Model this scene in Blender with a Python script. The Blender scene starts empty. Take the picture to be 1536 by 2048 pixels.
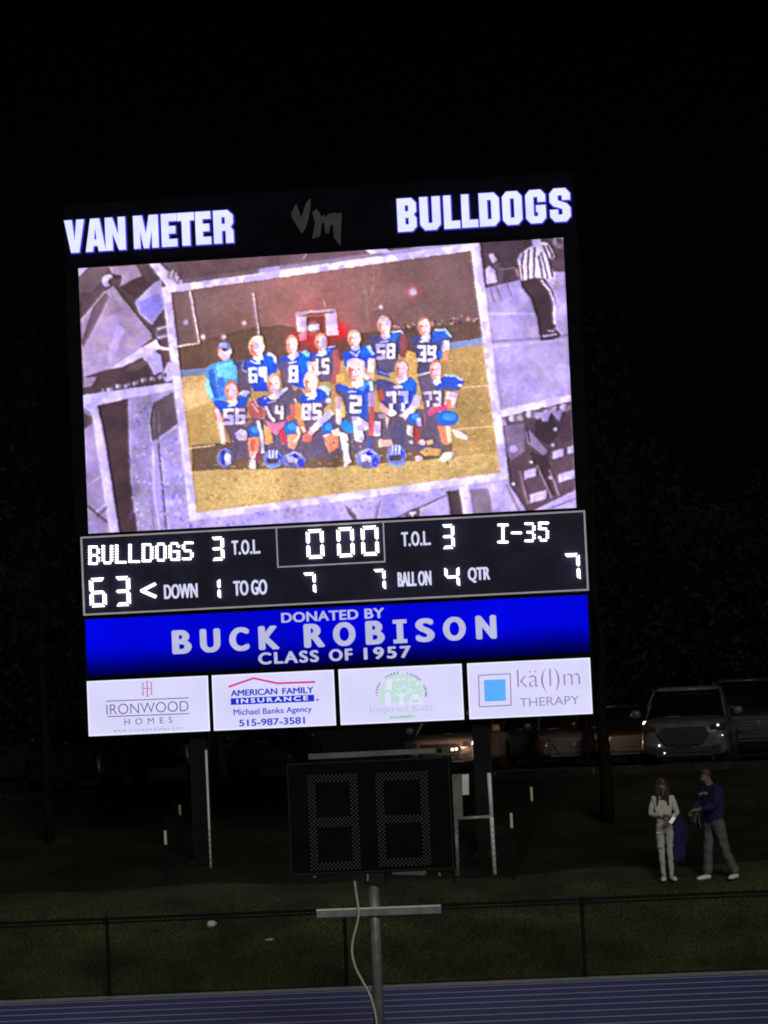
import bpy, math, random
import numpy as np
from mathutils import Vector, Matrix
random.seed(7)
RNG = np.random.RandomState(11)
S = bpy.context.scene
C = S.collection

# ------------------------------------------------------------------ camera
F = 6300.0                                   # focal length in photo pixels (1536 x 2048)
CAM = np.array([7.830, -55.648, 4.10])
YAW, PITCH, ROLL = -0.122498, 0.0673003, 0.0448373
cy, sy, cp, sp = math.cos(YAW), math.sin(YAW), math.cos(PITCH), math.sin(PITCH)
FWD = np.array([sy*cp, cy*cp, sp]); RT = np.array([cy, -sy, 0.0]); UP = np.cross(RT, FWD)
R_ = math.cos(ROLL)*RT - math.sin(ROLL)*UP
U_ = math.sin(ROLL)*RT + math.cos(ROLL)*UP
cam = bpy.data.cameras.new('camera'); camo = bpy.data.objects.new('camera', cam); C.objects.link(camo)
cam.sensor_fit = 'VERTICAL'; cam.sensor_height = 24.0; cam.lens = F*24.0/2048.0
cam.clip_start = 0.5; cam.clip_end = 2000
M = Matrix(((R_[0], U_[0], -FWD[0], CAM[0]), (R_[1], U_[1], -FWD[1], CAM[1]), (R_[2], U_[2], -FWD[2], CAM[2]), (0, 0, 0, 1)))
camo.matrix_world = M
S.camera = camo

# ------------------------------------------------------------------ world, sun, exposure
SUN_EL, SUN_AZ = math.radians(21), math.radians(160)     # dim light from behind the camera
SUN_STRENGTH, SKY_STRENGTH = 0.90, 0.00010
w = bpy.data.worlds.new('World'); S.world = w; w.use_nodes = True
nt = w.node_tree
sky = nt.nodes.new('ShaderNodeTexSky'); sky.sky_type = 'NISHITA'; sky.sun_disc = False
sky.sun_elevation = SUN_EL; sky.sun_rotation = SUN_AZ
nt.links.new(sky.outputs[0], nt.nodes['Background'].inputs[0])
nt.nodes['Background'].inputs[1].default_value = SKY_STRENGTH
sl = bpy.data.lights.new('sun', 'SUN'); sl.energy = SUN_STRENGTH; sl.angle = math.radians(24); sl.color = (1.0, 0.97, 0.90)
so = bpy.data.objects.new('sun', sl); C.objects.link(so)
sd = Vector((math.sin(SUN_AZ)*math.cos(SUN_EL), math.cos(SUN_AZ)*math.cos(SUN_EL), math.sin(SUN_EL)))
so.rotation_euler = sd.to_track_quat('Z', 'Y').to_euler()
S.view_settings.view_transform = 'Standard'; S.view_settings.look = 'None'
S.view_settings.exposure = 0.0; S.view_settings.gamma = 1.0; S.view_settings.use_curve_mapping = False
S.cycles.filter_width = 1.85; S.cycles.max_bounces = 5; S.cycles.sample_clamp_indirect = 2.0

# ------------------------------------------------------------------ projection helpers (authoring only)
def ray(px, py):
    return FWD + R_*(px-768)/F - U_*(py-1024)/F
def onY(px, py, y=0.0):
    d = ray(px, py); t = (y-CAM[1])/d[1]; return CAM + t*d
def onZ(px, py, z=0.0):
    d = ray(px, py); t = (z-CAM[2])/d[2]; return CAM + t*d

# ------------------------------------------------------------------ materials
def srgb(r, g, b):
    f = lambda c: (c/255.0)/12.92 if c/255.0 <= 0.04045 else (((c/255.0)+0.055)/1.055)**2.4
    return (f(r), f(g), f(b))
def mat(name, col, rough=0.7, metal=0.0, noise=0.0, scale=8.0, bump=0.0, emis=None, estr=0.0, spec=0.5, col2=None, coat=0.0):
    m = bpy.data.materials.new(name); m.use_nodes = True
    n = m.node_tree.nodes; l = m.node_tree.links; b = n['Principled BSDF']
    b.inputs['Base Color'].default_value = (*col, 1); b.inputs['Roughness'].default_value = rough
    b.inputs['Metallic'].default_value = metal; b.inputs['Specular IOR Level'].default_value = spec
    b.inputs['Coat Weight'].default_value = coat
    if noise or bump or col2:
        tc = n.new('ShaderNodeTexCoord'); nz = n.new('ShaderNodeTexNoise'); nz.inputs['Scale'].default_value = scale; nz.inputs['Detail'].default_value = 6
        l.new(tc.outputs['Object'], nz.inputs['Vector'])
        cr = n.new('ShaderNodeValToRGB')
        lo = col if col2 is None else col2
        k = noise
        cr.color_ramp.elements[0].position = 0.35; cr.color_ramp.elements[1].position = 0.68
        cr.color_ramp.elements[0].color = (*[c*(1-k) for c in lo], 1); cr.color_ramp.elements[1].color = (*[min(1, c*(1+k)) for c in col], 1)
        l.new(nz.outputs['Fac'], cr.inputs['Fac']); l.new(cr.outputs[0], b.inputs['Base Color'])
        if bump:
            bp = n.new('ShaderNodeBump'); bp.inputs['Strength'].default_value = bump; bp.inputs['Distance'].default_value = 0.02
            l.new(nz.outputs['Fac'], bp.inputs['Height']); l.new(bp.outputs[0], b.inputs['Normal'])
    if emis:
        b.inputs['Emission Color'].default_value = (*emis, 1); b.inputs['Emission Strength'].default_value = estr
    return m
def lit(name, col, k=1.0, noise=0.0, scale=1.0):
    """translucent lit face of a sign: gives off light, a little uneven as a lamp box is"""
    m = mat(name, tuple(min(.6, c*.5) for c in col), 0.45, emis=col, estr=k)
    if noise:
        n = m.node_tree.nodes; l = m.node_tree.links
        tc = n.new('ShaderNodeTexCoord'); nz = n.new('ShaderNodeTexNoise'); nz.inputs['Scale'].default_value = scale; nz.inputs['Detail'].default_value = 3
        mr = n.new('ShaderNodeMapRange'); mr.inputs['From Min'].default_value = .3; mr.inputs['From Max'].default_value = .7
        mr.inputs['To Min'].default_value = k*(1-noise); mr.inputs['To Max'].default_value = k*(1+noise)
        l.new(tc.outputs['Object'], nz.inputs['Vector']); l.new(nz.outputs['Fac'], mr.inputs['Value']); l.new(mr.outputs[0], n['Principled BSDF'].inputs['Emission Strength'])
    return m

MT = {}
MT['cabinet'] = mat('cabinet_black', (0.006, 0.006, 0.008), 0.9, noise=.3, scale=3, spec=.06)
MT['panel'] = mat('panel_navy', (0.023, 0.020, 0.055), 0.55, noise=.35, scale=2.0, spec=.25)
MT['head'] = mat('header_navy', (0.005, 0.005, 0.010), 0.9, noise=.2, scale=1.5, spec=.05)
MT['emblem'] = mat('emblem_grey', (0.095, 0.095, 0.10), 0.8, noise=.15, scale=6)
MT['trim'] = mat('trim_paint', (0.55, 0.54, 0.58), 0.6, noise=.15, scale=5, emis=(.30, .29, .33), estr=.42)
MT['letter'] = lit('letter_face', srgb(208, 212, 250), 1.15, .08, 2.5)
MT['letter_blue'] = lit('letter_outline', (0.055, 0.035, 0.62), 0.55)
MT['led'] = lit('led_white', (1.0, 0.985, 0.95), 2.6)
MT['caption'] = lit('caption_vinyl', srgb(206, 208, 240), 0.95, .12, 6)
MT['ad'] = lit('ad_face', srgb(205, 204, 240), 1.0, .06, 1.3)
MT['edge'] = lit('ad_edge', srgb(232, 232, 252), 1.0)
MT['donor_text'] = lit('donor_text', srgb(178, 180, 212), 0.95, .08, 3)
def ink(name, r, g, b): return lit(name, srgb(r, g, b), 1.0)
MT['ink_maroon'] = ink('ink_maroon', 176, 96, 128); MT['ink_grey'] = ink('ink_grey', 84, 76, 116)
MT['ink_soft'] = ink('ink_soft', 132, 130, 168)
MT['ink_magenta'] = ink('ink_magenta', 205, 45, 130); MT['ink_blue'] = ink('ink_blue', 40, 52, 186); MT['ink_box'] = ink('ink_box', 14, 34, 190)
MT['ink_green'] = ink('ink_green', 182, 210, 206); MT['ink_dkgreen'] = ink('ink_dkgreen', 112, 128, 140); MT['ink_pale'] = ink('ink_pale', 176, 176, 206); MT['ink_white'] = ink('ink_white', 214, 216, 245)
MT['ink_purple'] = ink('ink_purple', 138, 118, 168); MT['ink_sky'] = ink('ink_sky', 84, 162, 240); MT['ink_mauve'] = ink('ink_mauve', 148, 136, 170)
MT['steel'] = mat('steel_dark', (0.009, 0.009, 0.010), 0.7, 0.0, spec=.12, noise=.3, scale=4)
MT['galv'] = mat('galvanised', (0.34, 0.34, 0.34), 0.5, 0.35, noise=.2, scale=9)
MT['fence'] = mat('fence_black_vinyl', (0.006, 0.006, 0.006), 0.6, noise=.2, scale=9, spec=.12)
MT['white'] = mat('white_paint', (0.78, 0.78, 0.74), 0.5, noise=.12, scale=6)
MT['pale'] = mat('pale_board', (0.16, 0.155, 0.135), 0.7, noise=.2, scale=4)
MT['cap'] = mat('cap_yellow', (0.62, 0.62, 0.40), 0.5, noise=.1, scale=9)
MT['bark'] = mat('bark', (0.008, 0.0075, 0.0065), 1.0, spec=.02, noise=.4, scale=9, bump=.6)
MT['leaf'] = mat('leaf', (0.010, 0.011, 0.007), 1.0, noise=.4, scale=1.5, spec=.0)
MT['concrete'] = mat('concrete', (0.42, 0.41, 0.385), 0.85, noise=.18, scale=5, bump=.2)
MT['asphalt'] = mat('asphalt', (0.016, 0.016, 0.017), 1.0, spec=.05, noise=.3, scale=10, bump=.2)
MT['line'] = mat('lane_paint', (0.82, 0.82, 0.86), 0.7, noise=.2, scale=12)
MT['cable'] = mat('cable_white', (0.50, 0.50, 0.45), 0.5, noise=.1, scale=5)
MT['glass'] = mat('car_glass', (0.003, 0.003, 0.004), 0.08, spec=.08)
MT['black'] = mat('black_plastic', (0.010, 0.010, 0.010), 0.6, spec=.25)
MT['rubber'] = mat('tyre', (0.010, 0.010, 0.010), 0.95, spec=.1)
MT['chrome'] = mat('chrome', (0.09, 0.09, 0.09), 0.25, 1.0)
MT['clear'] = mat('headlamp_lens', (0.05, 0.05, 0.055), 0.1, .6)
MT['tail'] = mat('tail_lens', (0.25, 0.01, 0.01), 0.3)
MT['skin'] = mat('skin', (.20, .125, .095), 0.6, noise=.06, scale=20)

# ------------------------------------------------------------------ object helpers
def props(o, label=None, cat=None, group=None, kind=None):
    if label: o['label'] = label
    if cat: o['category'] = cat
    if group: o['group'] = group
    if kind: o['kind'] = kind
    return o
def thing(name, label, cat, loc=(0, 0, 0), rz=0.0, group=None):
    o = bpy.data.objects.new(name, None); C.objects.link(o); o.location = loc; o.rotation_euler = (0, 0, rz); o.empty_display_size = .3
    return props(o, label, cat, group)
def base_of(o):
    while o.parent: o = o.parent
    return o.location
class MB:
    def __init__(s): s.v = []; s.f = []
    def add(s, v, f):
        k = len(s.v); s.v += [tuple(p) for p in v]; s.f += [tuple(i+k for i in q) for q in f]; return s
    def box(s, x0, x1, y0, y1, z0, z1, bev=0.0):
        if bev:
            b = bev; ring = []
            for (y, i) in ((y0, b), (y0+b, 0), (y1, 0)):
                ring.append([(x0+i, y, z0+i), (x1-i, y, z0+i), (x1-i, y, z1-i), (x0+i, y, z1-i)])
            v = sum(ring, []); f = [(0, 1, 2, 3), (11, 10, 9, 8)]
            for r in (0, 1):
                for i in range(4):
                    j = (i+1) % 4; f.append((r*4+i, r*4+4+i, r*4+4+j, r*4+j))
            return s.add(v, f)
        v = [(x0, y0, z0), (x1, y0, z0), (x1, y1, z0), (x0, y1, z0), (x0, y0, z1), (x1, y0, z1), (x1, y1, z1), (x0, y1, z1)]
        return s.add(v, [(0, 3, 2, 1), (4, 5, 6, 7), (0, 1, 5, 4), (1, 2, 6, 5), (2, 3, 7, 6), (3, 0, 4, 7)])
    def tube(s, pts, r, n=8, cap=True):
        pts = [Vector(p) for p in pts]; rs = r if isinstance(r, (list, tuple)) else [r]*len(pts)
        v = []; f = []
        for i, p in enumerate(pts):
            t = (pts[min(i+1, len(pts)-1)]-pts[max(i-1, 0)]).normalized()
            a = Vector((0, 0, 1)) if abs(t.z) < .9 else Vector((1, 0, 0))
            u = t.cross(a).normalized(); w_ = t.cross(u)
            for k in range(n):
                q = 2*math.pi*(k+.5)/n; v.append(p+(u*math.cos(q)+w_*math.sin(q))*rs[i])
        for i in range(len(pts)-1):
            for k in range(n):
                j = (k+1) % n; f.append((i*n+k, i*n+j, (i+1)*n+j, (i+1)*n+k))
        if cap: f.append(tuple(range(n-1, -1, -1))); f.append(tuple((len(pts)-1)*n+k for k in range(n)))
        return s.add(v, f)
    def prism(s, poly, y0, y1):
        """closed XZ outline, front at y0, back at y1"""
        n = len(poly); v = [(x, y0, z) for x, z in poly]+[(x, y1, z) for x, z in poly]
        f = [tuple(range(n)), tuple(range(2*n-1, n-1, -1))]+[(i, n+i, n+(i+1) % n, (i+1) % n) for i in range(n)]
        return s.add(v, f)
    def disc(s, x, z, r, y0, y1, n=8): return s.prism([(x+r*math.cos(2*math.pi*k/n), z+r*math.sin(2*math.pi*k/n)) for k in range(n)], y0, y1)
    def build(s, name, m, parent=None, smooth=False, world=True, **kw):
        me = bpy.data.meshes.new(name)
        b = base_of(parent) if (parent and world) else Vector((0, 0, 0))
        me.from_pydata([(p[0]-b.x, p[1]-b.y, p[2]-b.z) for p in s.v], [], s.f); me.materials.append(m)
        if smooth:
            me.polygons.foreach_set('use_smooth', [True]*len(me.polygons))
        me.update()
        o = bpy.data.objects.new(name, me); C.objects.link(o)
        if parent: o.parent = parent
        return props(o, **kw)
def curve_mesh(cu):
    ob = bpy.data.objects.new('tmp', cu); C.objects.link(ob)
    dg = bpy.context.evaluated_depsgraph_get(); dg.update()
    me = bpy.data.meshes.new_from_object(ob.evaluated_get(dg))
    bpy.data.objects.remove(ob); bpy.data.curves.remove(cu)
    co = np.empty(len(me.vertices)*3); me.vertices.foreach_get('co', co)
    return me, co.reshape(-1, 3)
def place_mesh(me, xyz, name, m, parent, **kw):
    b = base_of(parent); xyz = xyz-np.array([b.x, b.y, b.z])
    me.vertices.foreach_set('co', xyz.ravel()); me.update(); me.materials.clear(); me.materials.append(m); me.name = name
    o = bpy.data.objects.new(name, me); C.objects.link(o); o.parent = parent
    return props(o, **kw)
def text(body, x0, x1, z0, z1, y, name, m, parent, bold=0.0, spacing=1.0, depth=0.006, **kw):
    """lettering stretched to the box x0..x1, z0..z1 of the sign, standing proud of plane y; bold widens the strokes"""
    cu = bpy.data.curves.new('t', 'FONT'); cu.body = body; cu.size = 1; cu.offset = min(bold, 0.0); cu.space_character = spacing; cu.extrude = 0.5
    me, co = curve_mesh(cu)
    mn, mx = co.min(0), co.max(0); g = max(bold, 0.0)*(z1-z0)*1.1; q = np.empty_like(co)
    q[:, 0] = x0+g+(co[:, 0]-mn[0])/(mx[0]-mn[0])*(x1-x0-2*g)
    q[:, 2] = z0+g*.5+(co[:, 1]-mn[1])/(mx[1]-mn[1])*(z1-z0-g)
    q[:, 1] = y-(co[:, 2]+.5)*depth
    if g > 0:
        vs_, fs_ = [], []; base = [tuple(p.vertices) for p in me.polygons]; n = len(q)
        for k, (dx, dz) in enumerate(((-1, 0), (-.5, .5), (0, 0), (0, -.5), (.5, .5), (.5, -.5), (-.5, -.5), (1, 0))):
            c = q.copy(); c[:, 0] += dx*g; c[:, 2] += dz*g; c[:, 1] = np.where(c[:, 1] < y-depth*.5, c[:, 1]-.0004*k, c[:, 1]); vs_.append(c); fs_ += [tuple(i+n*k for i in f) for f in base]
        q = np.concatenate(vs_); me = bpy.data.meshes.new('t'); me.from_pydata(q.tolist(), [], fs_)
    return place_mesh(me, q, name, m, parent, **kw)
def text_px(body, l, r, h, y, name, m, parent, **kw):
    """l, r: left and right baseline points, h: letter height, all in photo pixels"""
    a = onY(l[0], l[1], y); b = onY(r[0], r[1], y); t = onY(l[0], l[1]-h, y); t2 = onY(r[0], r[1]-h, y)
    z0 = (a[2]+b[2])/2; z1 = (t[2]+t2[2])/2
    return text(body, a[0], b[0], z0, z1, y, name, m, parent, **kw)
def glyph(loops, x0, x1, z0, z1, y, depth, name, m, parent, grow=0.0):
    cu = bpy.data.curves.new('g', 'CURVE'); cu.dimensions = '2D'; cu.fill_mode = 'BOTH'; cu.extrude = depth/2; cu.offset = grow
    for lp in loops:
        sp_ = cu.splines.new('POLY'); sp_.points.add(len(lp)-1); sp_.use_cyclic_u = True
        for p, q in zip(sp_.points, lp): p.co = (x0+q[0]*(x1-x0), z0+q[1]*(z1-z0), 0, 1)
    me, co = curve_mesh(cu)
    q = np.stack([co[:, 0], y-depth/2-co[:, 2], co[:, 1]], -1)
    return place_mesh(me, q, name, m, parent)

# ================================================================== GROUND
def fence_y(x): return -6.12+0.0680*x
def sstep(a, b, t):
    t = np.clip((t-a)/(b-a), 0, 1); return t*t*(3-2*t)
LOT_S = 14.3
def ground_z(x, y):
    x = np.asarray(x, float); y = np.asarray(y, float); s = y-fence_y(x)
    z = 1.30*np.clip((s-.30)/3.1, 0, 1)
    z = np.where(s < 0.30, 0, z)
    z = z-0.14*np.exp(-((s-.3)/.35)**2)*0  # straight toe of the bank
    z = z+1.62*np.clip((s-3.4)/(LOT_S-3.4), 0, 1)
    wob = 0.05*np.sin(x*.7+.4)*np.sin(s*.9)+0.03*np.sin(x*1.9+s*1.3)
    return z+wob*sstep(.4, 2.0, s)*(1-sstep(LOT_S-2, LOT_S-.2, s))
def gz(x, y): return float(ground_z(x, y))
def sheet(name, xs, ss, m, zoff=0.0, **kw):
    v = []; f = []
    for s_ in ss:
        for x in xs: y = fence_y(x)+s_; v.append((x, y, gz(x, y)+zoff))
    n = len(xs)
    for j in range(len(ss)-1):
        for i in range(n-1): f.append((j*n+i, j*n+i+1, (j+1)*n+i+1, (j+1)*n+i))
    return MB().add(v, f).build(name, m, smooth=True, **kw)

def grass_mat(name='grass_turf', k=1.0):
    m = bpy.data.materials.new(name); m.use_nodes = True; n = m.node_tree.nodes; l = m.node_tree.links; b = n['Principled BSDF']
    tc = n.new('ShaderNodeTexCoord'); a = n.new('ShaderNodeTexNoise'); a.inputs['Scale'].default_value = .9; a.inputs['Detail'].default_value = 5
    c = n.new('ShaderNodeTexNoise'); c.inputs['Scale'].default_value = 22; c.inputs['Detail'].default_value = 4
    l.new(tc.outputs['Object'], a.inputs['Vector']); l.new(tc.outputs['Object'], c.inputs['Vector'])
    r1 = n.new('ShaderNodeValToRGB'); e = r1.color_ramp.elements; e[0].position = .36; e[1].position = .66
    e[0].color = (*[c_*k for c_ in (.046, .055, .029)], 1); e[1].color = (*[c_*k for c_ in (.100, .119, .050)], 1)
    r2 = n.new('ShaderNodeValToRGB'); e = r2.color_ramp.elements; e[0].position = .3; e[1].position = .72; e[0].color = (.30, .30, .32, 1); e[1].color = (1.6, 1.55, 1.4, 1)
    l.new(a.outputs['Fac'], r1.inputs['Fac']); l.new(c.outputs['Fac'], r2.inputs['Fac'])
    mx = n.new('ShaderNodeMix'); mx.data_type = 'RGBA'; mx.blend_type = 'MULTIPLY'; mx.inputs['Factor'].default_value = 1
    l.new(r1.outputs[0], mx.inputs['A']); l.new(r2.outputs[0], mx.inputs['B']); l.new(mx.outputs['Result'], b.inputs['Base Color'])
    b.inputs['Roughness'].default_value = .95; b.inputs['Specular IOR Level'].default_value = .1
    return m
def track_mat():
    m = mat('track_rubber', (.068, .098, .300), .85, noise=.16, scale=26, bump=.35); return m
MT['grass'] = grass_mat(); MT['dim_turf'] = grass_mat('dim_turf', .27); MT['half_dim_turf'] = grass_mat('half_dim_turf', .60); MT['track'] = track_mat()  # light falling off up the bank is put into two darker turf copies
sheet('far_ground', [-900, 900], [-900, 1500], MT['asphalt'], zoff=0, kind='structure') if False else None
xs = list(np.linspace(-22, 30, 105))
sheet('grass_bank', xs, list(np.linspace(.02, 2.4, 12)), MT['grass'], kind='structure')
sheet('half_dim_bank', xs, list(np.linspace(2.4, 4.4, 12)), MT['half_dim_turf'], kind='structure')  # same turf, darkened in colour as the light fades uphill
sheet('upper_bank', xs, list(np.linspace(4.4, LOT_S, 34)), MT['dim_turf'], kind='structure')
MB().add([(-900, fence_y(-900)*0-70, -.02), (900, -70, -.02), (900, fence_y(30)+.1, -.02), (-900, fence_y(-22)+.1, -.02)], [(0, 1, 2, 3)]).build('ground', MT['grass'], kind='structure')
lot = MB().add([(-600, fence_y(-22)+LOT_S, 2.915), (-22, fence_y(-22)+LOT_S, 2.915), (30, fence_y(30)+LOT_S, 2.915), (600, fence_y(30)+LOT_S, 2.915), (600, 1400, 2.915), (-600, 1400, 2.915)], [(0, 1, 2, 3, 4, 5)])
lot.build('parking_lot', MT['asphalt'], kind='structure')
MB().add([(-600, -6, -.02), (-22, fence_y(-22)+.1, -.02), (-22, fence_y(-22)+LOT_S, 2.9), (-600, 8, 2.9)], [(0, 1, 2, 3)]).build('side_slope', MT['grass'], kind='structure')
MB().add([(30, fence_y(30)+.1, -.02), (600, -4, -.02), (600, 10, 2.9), (30, fence_y(30)+LOT_S, 2.9)], [(0, 1, 2, 3)]).build('side_slope', MT['grass'], kind='structure')
sheet('concrete_strip', [-40, -20, 0, 20, 40], [-.62, .01], MT['concrete'], zoff=.006, kind='structure')
LANE = .98
sheet('running_track', [-60, -30, 0, 30, 60], [-.64-LANE*8.0, -.60], MT['track'], zoff=.000, kind='structure')
for k in range(9):
    s0 = -.80-LANE*k*.985
    sheet('lane_line', [-60, -30, 0, 30, 60], [s0-.115, s0], MT['line'], zoff=.005, kind='structure')
# kerb of the parking lot
kb = MB()
for i in range(26):
    x0 = -22+2*i; x1 = x0+1.97; y0 = fence_y(x0)+LOT_S-.16
    kb.add([(x0, y0, 2.85), (x1, y0+.137, 2.85), (x1, y0+.297, 2.85), (x0, y0+.16, 2.85), (x0, y0, 3.04), (x1, y0+.137, 3.04), (x1, y0+.297, 3.04), (x0, y0+.16, 3.04)],
           [(0, 1, 5, 4), (1, 2, 6, 5), (2, 3, 7, 6), (3, 0, 4, 7), (4, 5, 6, 7)])
MT['kerb'] = mat('kerb_concrete', (.018, .017, .016), 1.0, spec=.05, noise=.3, scale=4)
kb.build('kerb', MT['kerb'], kind='structure')
# grass blades behind the fence
def blades(n, x0, x1, s0, s1, h, name):
    x = RNG.uniform(x0, x1, n); s_ = s0+(s1-s0)*RNG.uniform(0, 1, n)**1.2; y = -6.12+.068*x+s_; z = ground_z(x, y)-.004
    a = RNG.uniform(0, 2*math.pi, n); hh = h*RNG.uniform(.5, 1.3, n); wd = .006*RNG.uniform(.7, 1.4, n); lx = RNG.normal(0, .3, n)*hh; ly = RNG.normal(0, .3, n)*hh
    v = np.empty((n, 3, 3)); v[:, 0] = np.stack([x-wd*np.cos(a), y-wd*np.sin(a), z], -1); v[:, 1] = np.stack([x+wd*np.cos(a), y+wd*np.sin(a), z], -1); v[:, 2] = np.stack([x+lx, y+ly, z+hh], -1)
    me = bpy.data.meshes.new(name); me.vertices.add(3*n); me.vertices.foreach_set('co', v.ravel()); me.loops.add(3*n); me.loops.foreach_set('vertex_index', np.arange(3*n, dtype=np.int32))
    me.polygons.add(n); me.polygons.foreach_set('loop_start', np.arange(0, 3*n, 3, dtype=np.int32)); me.update(calc_edges=True); me.materials.append(MT['grass'])
    o = bpy.data.objects.new(name, me); C.objects.link(o); return props(o, 'short green grass growing on the bank behind the chain link fence', 'grass', kind='stuff')
blades(190000, -8, 11, .05, 3.0, .060, 'grass')

# ================================================================== FENCE
fe = thing('chain_link_fence', 'black chain link fence with dark rail along the far edge of the blue track', 'fence', (0, fence_y(0), 0))
post_px = [217, 693, 1170]
pxs = [onZ(p, 2003-.0404*p, 0)[0] for p in post_px]; gap = pxs[1]-pxs[0]
posts = [pxs[0]-gap*k for k in (3, 2, 1)]+pxs+[pxs[2]+(pxs[2]-pxs[1])*k for k in (1, 2)]
xa, xb = posts[0], posts[-1]
for x in posts:
    y = fence_y(x)
    p_ = MB().tube([(x, y, -.05), (x, y, 1.21)], .030, 10).build('fence_post', MT['fence'], fe, smooth=False)
    MB().tube([(x, y, 1.21), (x, y, 1.25), (x, y, 1.27)], [.036, .036, .015], 10).build('post_cap', MT['fence'], p_)
MB().tube([(xa, fence_y(xa), 1.225), (xb, fence_y(xb), 1.225)], .024, 10).build('top_rail', MT['fence'], fe)
MB().tube([(xa, fence_y(xa)-.03, .03), (xb, fence_y(xb)-.03, .03)], .007, 6).build('bottom_wire', MT['fence'], fe)
MB().tube([(xa, fence_y(xa)+.035, 1.16), (xb, fence_y(xb)+.035, 1.16)], .016, 6).build('windscreen_hem', MT['fence'], fe)
def chainlink(x0, y0, x1, y1, z0, z1, pitch, r, name, m, parent, zg=None, n=3):
    L = math.hypot(x1-x0, y1-y0); H = z1-z0; ux, uy = (x1-x0)/L, (y1-y0)/L; b = MB(); k = -H
    while k < L:
        for sg in (1, -1):
            a0, a1 = k, k+H; t0, t1 = max(0, -a0/H), min(1, (L-a0)/H)
            if t1 > t0:
                q = []
                for t in (t0, t1):
                    d = a0+H*t; zz = z0+H*t if sg > 0 else z1-H*t; off = .004*sg
                    q.append((x0+ux*d-uy*off, y0+uy*d+ux*off, zz+(zg(d/L) if zg else 0)))
                b.tube(q, r, n, cap=False)
        k += pitch
    return b.build(name, m, parent, kind='stuff')
chainlink(xa, fence_y(xa)-.034, xb, fence_y(xb)-.034, .02, 1.225, .082, .0023, 'chain_link_mesh', MT['fence'], fe)

# ================================================================== BOARD COLUMNS
for sx, lab in ((-2.62, 'left'), (2.50, 'right')):
    zg = gz(sx, .42); t = thing('steel_column', f'dark steel support column under the {lab} half of the lit board', 'column', (sx, .42, zg-.1), group='columns carrying the lit board')
    MB().box(sx-.15, sx+.15, .27, .293, zg-.1, 13.6).box(sx-.15, sx+.15, .547, .57, zg-.1, 13.6).build('flange', MT['steel'], t)
    MB().box(sx-.012, sx+.012, .293, .547, zg-.1, 13.6).build('web', MT['steel'], t)
    MB().box(sx-.24, sx+.24, .18, .66, zg-.12, zg+.04).build('base_plate', MT['kerb'], t)

# ================================================================== HEADER SIGN
HX0, HX1 = -4.66, 4.66
hd = thing('header_sign', 'dark top sign with glowing white VAN METER and BULLDOGS lettering', 'sign', (0, 0, 12.70))
MB().box(HX0, HX1, .02, .26, 12.66, 13.78, .01).build('sign_panel', MT['head'], hd)
G = {
'V': [[(0,1),(.37,1),(.5,.28),(.63,1),(1,1),(.70,0),(.30,0)]],
'A': [[(0,0),(.28,1),(.72,1),(1,0),(.66,0),(.62,.17),(.38,.17),(.34,0)],[(.42,.36),(.58,.36),(.5,.80)]],
'N': [[(0,0),(0,1),(.36,1),(.66,.42),(.66,1),(1,1),(1,0),(.66,0),(.34,.56),(.34,0)]],
'M': [[(0,0),(0,1),(.35,1),(.5,.40),(.65,1),(1,1),(1,0),(.75,0),(.75,.62),(.60,0),(.40,0),(.25,.62),(.25,0)]],
'E': [[(0,0),(0,1),(1,1),(1,.78),(.45,.78),(.45,.62),(.90,.62),(.90,.40),(.45,.40),(.45,.22),(1,.22),(1,0)]],
'T': [[(.27,0),(.27,.77),(0,.77),(0,1),(1,1),(1,.77),(.73,.77),(.73,0)]],
'R': [[(0,0),(0,1),(.74,1),(1,.85),(1,.60),(.86,.49),(1,.38),(1,0),(.62,0),(.62,.38),(.40,.38),(.40,0)],[(.40,.58),(.40,.80),(.60,.80),(.60,.58)]],
'B': [[(0,0),(0,1),(.78,1),(1,.86),(1,.60),(.86,.50),(1,.40),(1,.14),(.78,0)],[(.40,.60),(.40,.80),(.60,.80),(.60,.60)],[(.40,.20),(.40,.42),(.60,.42),(.60,.20)]],
'U': [[(0,1),(.39,1),(.39,.20),(.61,.20),(.61,1),(1,1),(1,.16),(.78,0),(.22,0),(0,.16)]],
'L': [[(0,0),(0,1),(.45,1),(.45,.22),(1,.22),(1,0)]],
'D': [[(0,0),(0,1),(.76,1),(1,.84),(1,.16),(.76,0)],[(.40,.20),(.40,.80),(.61,.80),(.61,.20)]],
'O': [[(.22,0),(0,.15),(0,.85),(.22,1),(.78,1),(1,.85),(1,.15),(.78,0)],[(.39,.20),(.39,.80),(.61,.80),(.61,.20)]],
'G': [[(.22,0),(0,.15),(0,.85),(.22,1),(.78,1),(1,.85),(1,.64),(.61,.64),(.61,.80),(.39,.80),(.39,.20),(.61,.20),(.61,.34),(.52,.34),(.52,.53),(1,.53),(1,.15),(.78,0)]],
'S': [[(.22,0),(0,.15),(0,.36),(.39,.36),(.39,.20),(.61,.20),(.61,.38),(.16,.48),(0,.60),(0,.85),(.22,1),(.78,1),(1,.85),(1,.65),(.61,.65),(.61,.80),(.39,.80),(.39,.64),(.84,.53),(1,.41),(1,.15),(.78,0)]],
}
Z0, Z1 = 12.885, 13.478
def zx1(z): return 120+z*.26042
def zx2(z): return 520+z*.42969
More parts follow.
